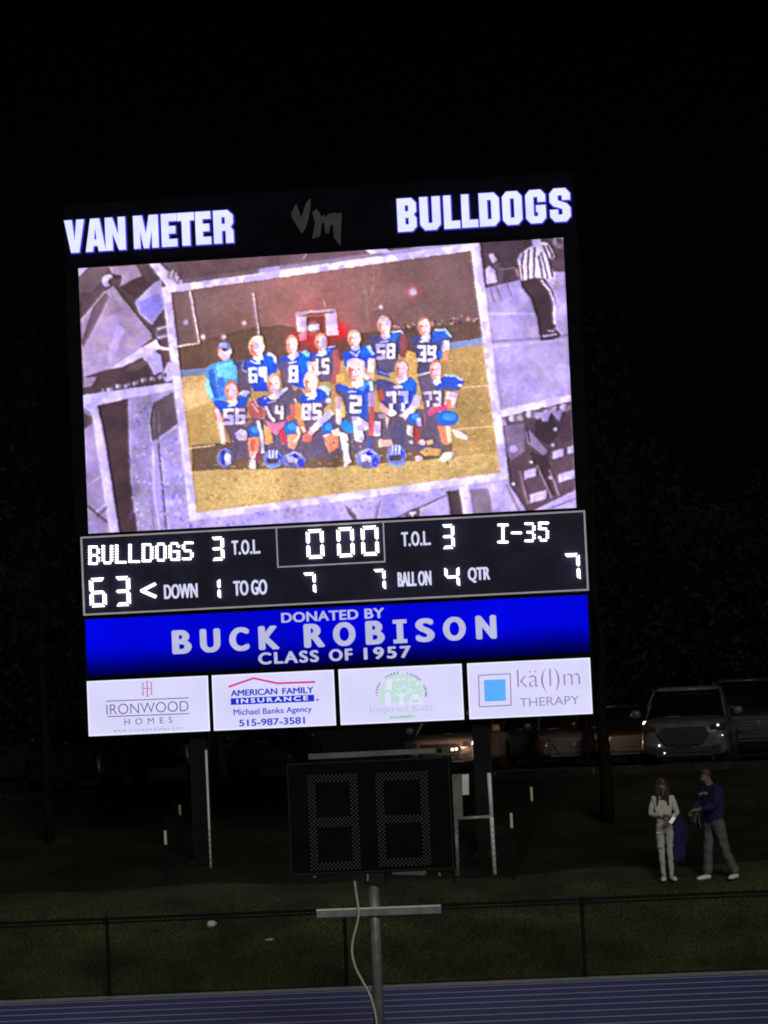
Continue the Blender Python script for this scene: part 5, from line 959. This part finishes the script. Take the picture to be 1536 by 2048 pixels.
        B(MB().disc(0, bl-.36, .055, -.045, -.03, 12), 'badge', MT['chrome'])
    B(MB().box(-W*.62, W*.62, -.015, .1, g+.02, g+.075), 'skid_plate', MT['pc_trim'])
    B(MB().box(-W*.60, W*.60, -.005, .1, g+.10, g+.20), 'lower_intake', MT['black'])
    B(MB().box(-.16, .16, -.04, -.026, g+.20, g+.33) if not rear else MB().box(-.16, .16, -.02, -.005, bl-.5, bl-.36), 'number_plate', MT['pc_trim'])
    B(MB().tube([(-.5, 1.18, bl+.045), (.05, 1.26, bl+.085)], .008, 5), 'wiper', MT['black']); B(MB().tube([(.05, 1.18, bl+.045), (.6, 1.26, bl+.085)], .008, 5), 'wiper', MT['black'])
    return t
LZ = 2.915
def at_lot(px, y): w_ = onY(px, 1500, y); return (w_[0], y, LZ)
MT['lit_headlamp'] = lit('lit_headlamp', (1.0, .78, .50), 6.0)
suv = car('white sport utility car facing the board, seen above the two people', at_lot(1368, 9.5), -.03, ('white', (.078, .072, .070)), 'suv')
MT['glint_glow'] = lit('lamp_glint', (1.0, .93, .82), 2.2)  # glowing discs added in place of specular glints on the car front
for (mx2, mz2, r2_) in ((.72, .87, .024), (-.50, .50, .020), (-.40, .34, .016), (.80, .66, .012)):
    MB().disc(mx2, mz2, r2_, -.05, .05, 8).build('lamp_glint', MT['glint_glow'], suv, world=False)
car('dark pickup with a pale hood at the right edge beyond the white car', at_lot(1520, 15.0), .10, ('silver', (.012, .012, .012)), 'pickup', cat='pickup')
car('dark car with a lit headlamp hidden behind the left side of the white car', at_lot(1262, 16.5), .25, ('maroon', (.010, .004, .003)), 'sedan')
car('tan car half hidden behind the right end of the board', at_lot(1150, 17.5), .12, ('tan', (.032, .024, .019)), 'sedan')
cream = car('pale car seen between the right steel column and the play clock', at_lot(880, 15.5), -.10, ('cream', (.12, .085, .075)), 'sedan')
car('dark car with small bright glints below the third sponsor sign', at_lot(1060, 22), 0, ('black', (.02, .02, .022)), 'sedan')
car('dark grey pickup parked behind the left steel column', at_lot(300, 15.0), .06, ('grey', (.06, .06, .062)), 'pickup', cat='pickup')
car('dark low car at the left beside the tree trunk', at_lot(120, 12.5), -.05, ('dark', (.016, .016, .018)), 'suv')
car('black car under the second sponsor sign', at_lot(520, 17.5), .0, ('ink', (.018, .018, .02)), 'sedan')
for (a_, b_) in ((905, 1499), (913, 1498)):
    w_ = onY(a_, b_, 15.44); o = MB().disc(0, 0, .030, -.02, .04, 8).build('lamp_glint', MT['lit_headlamp'], cream, world=False); o.location = Matrix.Rotation(.10, 3, 'Z') @ (Vector(w_)-cream.location)
p2 = bpy.data.lights.new('car_lamp_light', 'POINT'); p2.energy = 55; p2.color = (1, .66, .48); p2.shadow_soft_size = .05
q2 = bpy.data.objects.new('car_lamp_light', p2); C.objects.link(q2); q2.location = onY(925, 1488, 14.7)
# lit headlamp between the cars, with the light it throws on its neighbours
hw = onY(1290, 1447, 14.0)
hl = thing('driving_lamp', 'small bright headlamp glowing at the left corner of the white car', 'lamp', (hw[0], 14.0, hw[2]))
MB().tube([(hw[0], 14.0, hw[2]), (hw[0], 14.10, hw[2])], [.048, .03], 12).build('lens', MT['lit_headlamp'], hl); MB().tube([(hw[0], 14.02, hw[2]), (hw[0], 14.16, hw[2])], [.062, .05], 12).build('housing', MT['black'], hl)
MB().tube([(hw[0], 14.12, LZ), (hw[0], 14.12, hw[2]-.04)], .03, 8).build('stand', MT['black'], hl)
pl = bpy.data.lights.new('driving_lamp_light', 'POINT'); pl.energy = 130; pl.color = (1, .62, .38); pl.shadow_soft_size = .06
po = bpy.data.objects.new('driving_lamp_light', pl); C.objects.link(po); po.parent = hl; po.location = (-.35, .35, .15)
# far amber lamp
lw = onY(1395, 1390, 60.0)
lm = thing('amber_lamp', 'tiny amber lamp glowing in the dark above the white car roof', 'lamp', (lw[0], 60, LZ))
MB().tube([(lw[0], 60, LZ), (lw[0], 60, lw[2]-.08)], .04, 8).build('post', MT['steel'], lm)
MB().tube([(lw[0]-.13, 60, lw[2]), (lw[0]+.13, 60, lw[2]-.01)], [.05, .035], 8).build('bulb', lit('amber_bulb', (1, .62, .16), 3.0), lm)
MB().box(lw[0]-.2, lw[0]+.2, 59.9, 60.1, lw[2]+.055, lw[2]+.09).build('shade', MT['steel'], lm)

# ================================================================== TREES
def tree(label, x, y, h, r, tr, seed, n=2600, group='trees in the dark behind the board', crown0=.38, leafs=.26):
    z = gz(x, y) if y < 8 else LZ; t = thing('tree', label, 'tree', (x, y, z), 0, group); rg = np.random.RandomState(seed); tops = []; mb = MB()
    pts = [(x+rg.normal(0, .008)*i, y, z-.1+h*.7*i/6) for i in range(7)]; mb.tube(pts, [tr*(1-.11*i) for i in range(7)], 10)
    for k in range(11):
        i = 2+k % 5; p = Vector(pts[i]); a = rg.uniform(0, 6.28); d = Vector((math.cos(a), math.sin(a), rg.uniform(.5, 1.1))); l_ = r*rg.uniform(.6, 1.0)
        q1 = p+d*l_*.5; q2 = p+d*l_+Vector((0, 0, .3)); mb.tube([p, q1, q2], [tr*.4, tr*.25, tr*.1], 6); tops += [q1, q2]
    mb.build('trunk', MT['bark'], t, smooth=True)
    cl_ = [(Vector((x, y, z))+Vector((rg.normal(0, r*.45), rg.normal(0, r*.45), h*(crown0+.1)+rg.uniform(0, 1)*h*(.88-crown0))), rg.uniform(.28, .5)*r) for _ in range(16)]+[(q_, r*.35) for q_ in tops]
    ctr = rg.randint(0, len(cl_), n); v = np.empty((n, 4, 3))
    for i in range(n):
        c_, rad = cl_[ctr[i]]; d = rg.normal(0, 1, 3); d /= np.linalg.norm(d); p = np.array(c_)+d*rad*rg.uniform(.5, 1.05); u = rg.normal(0, 1, 3); u /= np.linalg.norm(u); w2 = np.cross(u, rg.normal(0, 1, 3)); w2 /= np.linalg.norm(w2); s_ = leafs*rg.uniform(.4, 1)
        v[i] = [p-u*s_, p+w2*s_*.5, p+u*s_, p-w2*s_*.5]
    f = [tuple(range(4*i, 4*i+4)) for i in range(n)]; MB().add(v.reshape(-1, 3), f).build('crown', MT['leaf'], t)
w_ = onY(18, 1600, -.5); tree('slim tree at the left edge with its trunk in front of the parked cars', w_[0], -.5+3, 9.5, 1.5, .10, 1, 1200, crown0=.66, leafs=.12)
w_ = onY(1207, 1500, 3.0); tree('tree with a straight dark trunk just right of the board', w_[0]+.02, 3.0, 9.5, 1.6, .13, 2, 1500, crown0=.62, leafs=.12)
for (px, y, h, r, s_, lb) in ((1300, 30, 6.2, 3.4, 3, 'broad dark tree beyond the white car'), (1460, 34, 7.2, 4.0, 4, 'tall dark tree at the far right beyond the cars'), (1560, 26, 6.0, 3.2, 5, 'low dark tree cut by the right edge'), (90, 36, 5.0, 3.5, 6, 'dark round tree at the far left beyond the cars'), (-60, 30, 6.0, 3.4, 7, 'dark tree cut by the left edge')):
    w_ = onY(px, 1430, y); tree(lb, w_[0], y, h, r, .20, s_, 5200, crown0=.2, leafs=.17)

# ================================================================== PEOPLE
def skin(nodes, edges, root, sub=2, close=.0):
    names = list(nodes); ix = {k: i for i, k in enumerate(names)}; me = bpy.data.meshes.new('s'); me.from_pydata([nodes[k][0] for k in names], [(ix[a], ix[b_]) for a, b_ in edges], [])
    ob = bpy.data.objects.new('s', me); C.objects.link(ob); md = ob.modifiers.new('k', 'SKIN'); md.use_smooth_shade = True
    if not me.skin_vertices: bpy.context.view_layer.objects.active = ob
    if not me.skin_vertices:
        me.attributes  # touch
    sk = me.skin_vertices[0].data
    for k in names:
        r = nodes[k][1]; r = (r, r) if not isinstance(r, tuple) else r; sk[ix[k]].radius = r; sk[ix[k]].use_root = (k == root)
    ms = ob.modifiers.new('s', 'SUBSURF'); ms.levels = sub; ms.render_levels = sub
    dg = bpy.context.evaluated_depsgraph_get(); dg.update(); out = bpy.data.meshes.new_from_object(ob.evaluated_get(dg)); bpy.data.objects.remove(ob)
    for p in out.polygons: p.use_smooth = True
    return out
def folds(me, amp, seed):
    n_ = len(me.vertices); co_ = np.empty(n_*3); me.vertices.foreach_get('co', co_); co_ = co_.reshape(-1, 3); nm = np.empty(n_*3); me.vertices.foreach_get('normal', nm); nm = nm.reshape(-1, 3)
    x, y, z = co_.T; d = np.sin(z*34+x*21+seed)*.5+np.sin(z*61-x*30+y*25+seed*2)*.35+np.sin(x*55+y*48+z*12+seed)*.4
    co_ += nm*(amp*d)[:, None]; me.vertices.foreach_set('co', co_.ravel()); me.update(); return me
def part(me, name, m, parent, **kw):
    me.name = name; me.materials.clear(); me.materials.append(m); o = bpy.data.objects.new(name, me); C.objects.link(o); o.parent = parent; return props(o, **kw)
def hand(nodes, edges, wrist, d, side, up):
    """palm and five fingers leaving the wrist node in direction d"""
    p = Vector(nodes[wrist][0]); d = Vector(d).normalized(); u = Vector(up).normalized(); s_ = d.cross(u).normalized()
    nodes[wrist+'_palm'] = (tuple(p+d*.07), (.036, .020)); edges.append((wrist, wrist+'_palm'))
    for k, (o_, l_) in enumerate(((-.030, .060), (-.010, .074), (.010, .070), (.028, .054))):
        a = p+d*.10+s_*o_; b_ = a+d*l_*.55-u*.012; c_ = b_+d*l_*.35-u*.028
        for j, q_ in enumerate((a, b_, c_)): nodes[f'{wrist}f{k}{j}'] = (tuple(q_), (.010, .009, .008)[j])
        edges.extend([(wrist+'_palm', f'{wrist}f{k}0'), (f'{wrist}f{k}0', f'{wrist}f{k}1'), (f'{wrist}f{k}1', f'{wrist}f{k}2')])
    a = p+d*.045-s_*.040*side; b_ = a+d*.035-s_*.022*side-u*.01; nodes[wrist+'t0'] = (tuple(a), .012); nodes[wrist+'t1'] = (tuple(b_), .010); edges.extend([(wrist+'_palm', wrist+'t0'), (wrist+'t0', wrist+'t1')])
def person(label, loc, rz, H, J, mats, hairdo, female):
    t = thing('person', label, 'person', loc, rz); k = H/1.75
    n = {a: (tuple(c_*k for c_ in p), tuple(r_*k for r_ in r) if isinstance(r, tuple) else r*k) for a, (p, r) in J.items()}
    E = [('pelvis', 'waist'), ('waist', 'chest'), ('chest', 'neck0'), ('neck0', 'neck1'), ('neck1', 'jaw'), ('jaw', 'skull'), ('skull', 'crown'), ('jaw', 'nose')]
    for s_ in 'lr': E += [('chest', s_+'sh'), (s_+'sh', s_+'el'), (s_+'el', s_+'wr'), ('pelvis', s_+'hip'), (s_+'hip', s_+'kn'), (s_+'kn', s_+'an'), (s_+'an', s_+'toe')]
    bn = {a: ((p, tuple(x*.90 for x in r) if isinstance(r, tuple) else r*(.90 if a[1:] in ('sh', 'el', 'hip', 'kn', 'an', 'toe') or a in ('pelvis', 'waist', 'chest') else 1))) for a, (p, r) in n.items()}
    be = list(E)
    for s_, sg in (('l', 1), ('r', -1)):
        d = Vector(n[s_+'wr'][0])-Vector(n[s_+'el'][0]); hand(bn, be, s_+'wr', d, sg, (0, -.5, 1) if abs(d.normalized().z) < .8 else (0, -1, .2))
    body = part(skin(bn, be, 'pelvis'), 'body', MT['skin'], t)
    def sub(keys, es, root, name, m, grow, extra=None):
        nn = {a: (n[a][0], tuple(x*grow for x in n[a][1]) if isinstance(n[a][1], tuple) else n[a][1]*grow) for a in keys}
        if extra: nn.update(extra)
        return part(folds(skin(nn, es, root, sub=3), .0075*k, 1.3 if name == 'top' else 4.0), name, m, t)
    hem = (tuple(c_ for c_ in (n['pelvis'][0][0], n['pelvis'][0][1], n['pelvis'][0][2]+mats.get('hem', 0)*k)), tuple(x*1.13 for x in n['pelvis'][1]))
    wrx = {}
    es = [('hem', 'waist'), ('waist', 'chest'), ('chest', 'neck0')]
    for s_ in 'lr':
        a, b_ = Vector(n[s_+'el'][0]), Vector(n[s_+'wr'][0]); wrx[s_+'cuff'] = (tuple(a+(b_-a)*.93), n[s_+'wr'][1]*1.5); es += [('chest', s_+'sh'), (s_+'sh', s_+'el'), (s_+'el', s_+'cuff')]
    wrx['hem'] = hem; wrx['neck0'] = (n['neck0'][0], n['neck0'][1]*1.10)
    sub(['waist', 'chest', 'lsh', 'rsh', 'lel', 'rel'], es, 'waist', 'top', mats['top'], mats.get('tg', 1.12), wrx)
    pv = n['pelvis']; es = [('pelvis', 'belt')]; ex = {'belt': ((pv[0][0], pv[0][1]-.004, pv[0][2]+.10*k), (pv[1][0]*.88, pv[1][1]*.88))}
    for s_ in 'lr':
        a, b_ = Vector(n[s_+'kn'][0]), Vector(n[s_+'an'][0]); ex[s_+'cuff'] = (tuple(a+(b_-a)*1.06), n[s_+'an'][1]*mats.get('cuff', 1.25)); es += [('pelvis', s_+'hip'), (s_+'hip', s_+'kn'), (s_+'kn', s_+'cuff')]
    sub(['pelvis', 'lhip', 'rhip', 'lkn', 'rkn'], es, 'pelvis', 'trousers', mats['legs'], mats.get('lg', 1.06), ex)
    for s_ in 'lr':
        a, b_ = Vector(n[s_+'an'][0]), Vector(n[s_+'toe'][0]); d = (b_-a); d.z = 0; d.normalize(); g = {'q0': (tuple(a+Vector((0, 0, -.030*k))-d*.05*k), (.046*k, .046*k)), 'q1': (tuple(a+d*.07*k+Vector((0, 0, -.035*k))), (.052*k, .044*k)), 'q2': (tuple(b_+Vector((0, 0, .0))), (.052*k, .034*k)), 'q3': (tuple(b_+d*.05*k-Vector((0, 0, .004*k))), (.034*k, .020*k))}
        part(skin(g, [('q0', 'q1'), ('q1', 'q2'), ('q2', 'q3')], 'q1'), 'shoe', mats['shoe'], t)
    sk_ = Vector(n['skull'][0]); jw = Vector(n['jaw'][0]); up = (Vector(n['crown'][0])-jw).normalized(); fw = (Vector(n['nose'][0])-jw); fw = (fw-up*fw.dot(up)).normalized(); sd_ = up.cross(fw)
    for sg in (-1, 1):
        c_ = sk_+fw*.083*k+sd_*sg*.031*k-up*.02*k; MB().tube([c_-fw*.01, c_+fw*.006*k], [.013*k, .008*k], 8).build('eye', MT['black'], body, world=False)
        c_ = sk_+sd_*sg*.074*k-up*.03*k; MB().tube([c_-up*.028*k, c_, c_+up*.028*k], [.008*k, .014*k, .010*k], 6).build('ear', MT['skin'], body, world=False)
    c_ = jw+fw*.077*k-up*.012*k; MB().tube([c_-sd_*.022*k, c_+sd_*.022*k], .006*k, 6).build('mouth', mats['lip'], body, world=False)
    hairdo(t, k, sk_, up, fw, sd_, n)
    return t
def cap_hair(t, k, c, up, fw, sd_, m, r=.094, low=-.05):
    v = []; f = []; N, Mm = 16, 7; rg = random.Random(3)
    for j in range(Mm+1):
        for i in range(N):
            th = (math.pi*.62)*j/Mm; ph = 2*math.pi*i/N; d = sd_*math.cos(ph)*math.sin(th)+fw*math.sin(ph)*math.sin(th)*1.06+up*math.cos(th)
            if th > .9 and math.sin(ph) > .3: d = d*(.80)
            v.append(c-fw*.008*k+up*.008*k+d*(r*k*(1+rg.uniform(-.03, .03))))
    for j in range(Mm):
        for i in range(N): q_ = (i+1) % N; f.append((j*N+i, j*N+q_, (j+1)*N+q_, (j+1)*N+i))
    return MB().add(v, f).build('hair', m, t, smooth=True, world=False)
MT['hair_brown'] = mat('hair_brown', (.045, .022, .018), .6, noise=.3, scale=30); MT['hair_dark'] = mat('hair_dark', (.03, .022, .018), .6, noise=.3, scale=30); MT['lip'] = mat('lip', (.22, .08, .07), .5)
MT['knit'] = mat('cream_knit', (.52, .495, .46), .9, noise=.12, scale=14, bump=.4); MT['pale_jeans'] = mat('pale_jeans', (.42, .415, .40), .9, noise=.12, scale=10, bump=.2); MT['shoe_w'] = mat('white_shoe', (.68, .68, .66), .6, noise=.08, scale=20)
MT['royal'] = mat('royal_fleece', (.006, .007, .055), .9, noise=.2, scale=7, bump=.3); MT['jeans'] = mat('grey_jeans', (.085, .100, .098), .9, noise=.2, scale=9, bump=.3); MT['grey_cloth'] = mat('grey_cloth', (.085, .09, .12), .9, noise=.3, scale=12, bump=.4)
# young woman, facing the camera, looking down at a phone
gx = onY(1334, 1757, -2.4); gyz = gz(gx[0], -2.4)
JW = {'pelvis': ((0, 0, .93), (.130, .100)), 'waist': ((0, .0, 1.08), (.115, .085)), 'chest': ((0, .01, 1.29), (.135, .095)), 'neck0': ((0, .01, 1.43), .055), 'neck1': ((0, -.005, 1.50), .046), 'jaw': ((0, -.04, 1.555), (.060, .062)), 'skull': ((0, -.03, 1.635), (.076, .088)), 'crown': ((0, -.015, 1.70), (.056, .064)), 'nose': ((0, -.115, 1.57), .014),
      'lsh': ((.155, .01, 1.385), .058), 'lel': ((.225, .02, 1.13), .044), 'lwr': ((.10, -.20, 1.03), .028), 'rsh': ((-.155, .01, 1.385), .058), 'rel': ((-.225, .02, 1.13), .044), 'rwr': ((.03, -.20, 1.10), .028),
      'lhip': ((.078, 0, .86), .086), 'lkn': ((.070, -.02, .49), .050), 'lan': ((.085, .01, .085), .032), 'ltoe': ((.135, -.13, .03), (.036, .026)), 'rhip': ((-.078, 0, .86), .088), 'rkn': ((-.070, -.03, .49), .054), 'ran': ((-.050, -.01, .085), .034), 'rtoe': ((-.055, -.15, .03), (.036, .026))}
def hair_w(t, k, c, up, fw, sd_, n):
    h_ = cap_hair(t, k, c, up, fw, sd_, MT['hair_brown'], .100)
    for sg in (-1, 1):
        for q_ in range(5):
            a = c+sd_*sg*(.062+.008*q_)*k+fw*(.035-.035*q_)*k-up*.01*k; b_ = a+Vector((sg*.012, -.01, -.16))*k; e_ = a+Vector((sg*(.035-.012*q_), -.045+.01*q_, -.36+.02*q_))*k
            MB().tube([a, b_, e_], [.026*k, .028*k, .008*k], 6).build('hair_lock', MT['hair_brown'], h_, smooth=True, world=False)
    MB().tube([c-fw*.06*k, c-fw*.07*k-up*.15*k, c-fw*.03*k-up*.28*k], [.07*k, .085*k, .05*k], 10).build('hair_lock', MT['hair_brown'], h_, smooth=True, world=False)
woman = person('young woman in a cream sweater and ripped pale jeans looking down at a phone', (gx[0], -2.4, gyz), 0, 1.74, JW, {'top': MT['knit'], 'legs': MT['pale_jeans'], 'shoe': MT['shoe_w'], 'lip': MT['lip'], 'hem': .02, 'tg': 1.16, 'cuff': 1.2}, hair_w, True)
K = 1.74/1.75
for (x, z, w_, nm, mt) in ((-.078, .545, .036, 'knee_tear', MT['skin']), (-.085, .80, .05, 'thigh_patch', MT['shoe_w'])):
    MB().box(x-w_, x+w_, -.118 if z > .7 else -.100, -.088, z, z+.022, .004).build(nm, mt, woman, world=False)
# phone in her hand
ph = MB().box(-.035, .035, -.005, .005, -.072, .072, .002).build('phone', MT['black'], None); ph.location = (gx[0]+.150, -2.4-.335, gyz+1.02); ph.rotation_euler = (math.radians(-35), 0, math.radians(-20)); ph.rotation_euler.y = .45
props(ph, 'phone with a pale lit screen held by the young woman', 'phone')
sc_ = MB().box(-.031, .031, -.0085, -.0055, -.066, .066).build('lit_display', lit('phone_screen', (.92, .95, .80), .34), None); sc_.parent = ph
# blue blanket hanging over her arm
v = []; f = []; bx_ = [0, .05, .10, .15, .19, .23]
for j in range(15):
    z = 1.10-.80*j/14; sp_ = 1.0+.25*math.sin(j*.35)
    for i, x in enumerate(bx_): v.append((gx[0]+.115+x*sp_*(.85+.3*(j/14)), -2.4+.03+.035*math.sin(i*2.4+j*.22)+.02*math.sin(j*.9), gyz+z-.02*math.sin(i*1.7)))
for j in range(14):
    for i in range(5): f.append((j*6+i, j*6+i+1, (j+1)*6+i+1, (j+1)*6+i))
bl_ = MB().add(v, f).build('blue_blanket', MT['royal'], None, smooth=True, label='dark royal blue blanket hanging from the arm of the young woman', cat='blanket'); so_ = bl_.modifiers.new('s', 'SOLIDIFY'); so_.thickness = .025; so_.offset = 0
# man in blue sweatshirt turned towards her
mx_ = onY(1437, 1747, -2.3); mz = gz(mx_[0], -2.3)
JM = {'pelvis': ((0, 0, .96), (.150, .115)), 'waist': ((0, -.02, 1.12), (.145, .115)), 'chest': ((0, -.03, 1.34), (.165, .125)), 'neck0': ((0, -.05, 1.48), .066), 'neck1': ((0, -.08, 1.54), .056), 'jaw': ((0, -.135, 1.585), (.064, .066)), 'skull': ((0, -.135, 1.67), (.080, .092)), 'crown': ((0, -.12, 1.735), (.060, .068)), 'nose': ((0, -.222, 1.60), .015),
      'lsh': ((.19, -.02, 1.43), .072), 'lel': ((.235, -.10, 1.17), .054), 'lwr': ((.10, -.32, 1.13), .032), 'rsh': ((-.19, -.04, 1.43), .072), 'rel': ((-.235, -.12, 1.18), .054), 'rwr': ((-.08, -.34, 1.10), .032),
      'lhip': ((.10, .01, .88), .100), 'lkn': ((.13, .08, .50), .064), 'lan': ((.16, .24, .09), .044), 'ltoe': ((.20, .12, .035), (.042, .030)), 'rhip': ((-.10, -.01, .88), .100), 'rkn': ((-.11, -.08, .50), .064), 'ran': ((-.12, -.10, .09), .044), 'rtoe': ((-.14, -.25, .035), (.042, .030))}
def hair_m(t, k, c, up, fw, sd_, n):
    cap_hair(t, k, c, up, fw, sd_, MT['hair_dark'], .097)
man = person('man in a royal blue sweatshirt and grey jeans turned towards the young woman', (mx_[0]-.02, -2.3, mz), math.radians(-58), 1.86, JM, {'top': MT['royal'], 'legs': MT['jeans'], 'shoe': MT['shoe_w'], 'lip': MT['lip'], 'hem': -.04, 'tg': 1.26, 'cuff': 1.75, 'lg': 1.16}, hair_m, False)
MT['white_print'] = mat('white_print', (.55, .55, .60), .8, noise=.2, scale=20)
# print across the chest of the sweatshirt (front of the torso in his own frame)
for (x, z, w_, rz_) in ((.075, 1.40, .06, .14), (-.06, 1.385, .05, -.05)):
    o = MB().box(-w_, w_, -.004, .004, -.017, .017, .001).build('chest_print', MT['white_print'], man, world=False); o.location = (x*1.06, -.205, z*1.06-.02); o.rotation_euler = (0, rz_, 0)
# grey cloth draped over his forearm
v = []; f = []
for j in range(11):
    for i in range(9):
        u = i/8-.5; a = (j/10-.5)*2; dr = abs(a)**1.4
        v.append((u*.20*(1-.25*dr)-.05, -.34+.07*a+.012*math.sin(i*1.9+j), 1.215-.30*dr*(1 if a > 0 else .75)+.014*math.sin(i*2.3+j*.8)-.05*u*u*4))
for j in range(10):
    for i in range(8): f.append((j*9+i, j*9+i+1, (j+1)*9+i+1, (j+1)*9+i))
gc = MB().add(v, f).build('grey_cloth', MT['grey_cloth'], None, smooth=True, world=False, label='grey folded cloth lying over the forearms of the man', cat='cloth'); gc.location = man.location; gc.rotation_euler = man.rotation_euler; so_ = gc.modifiers.new('s', 'SOLIDIFY'); so_.thickness = .02
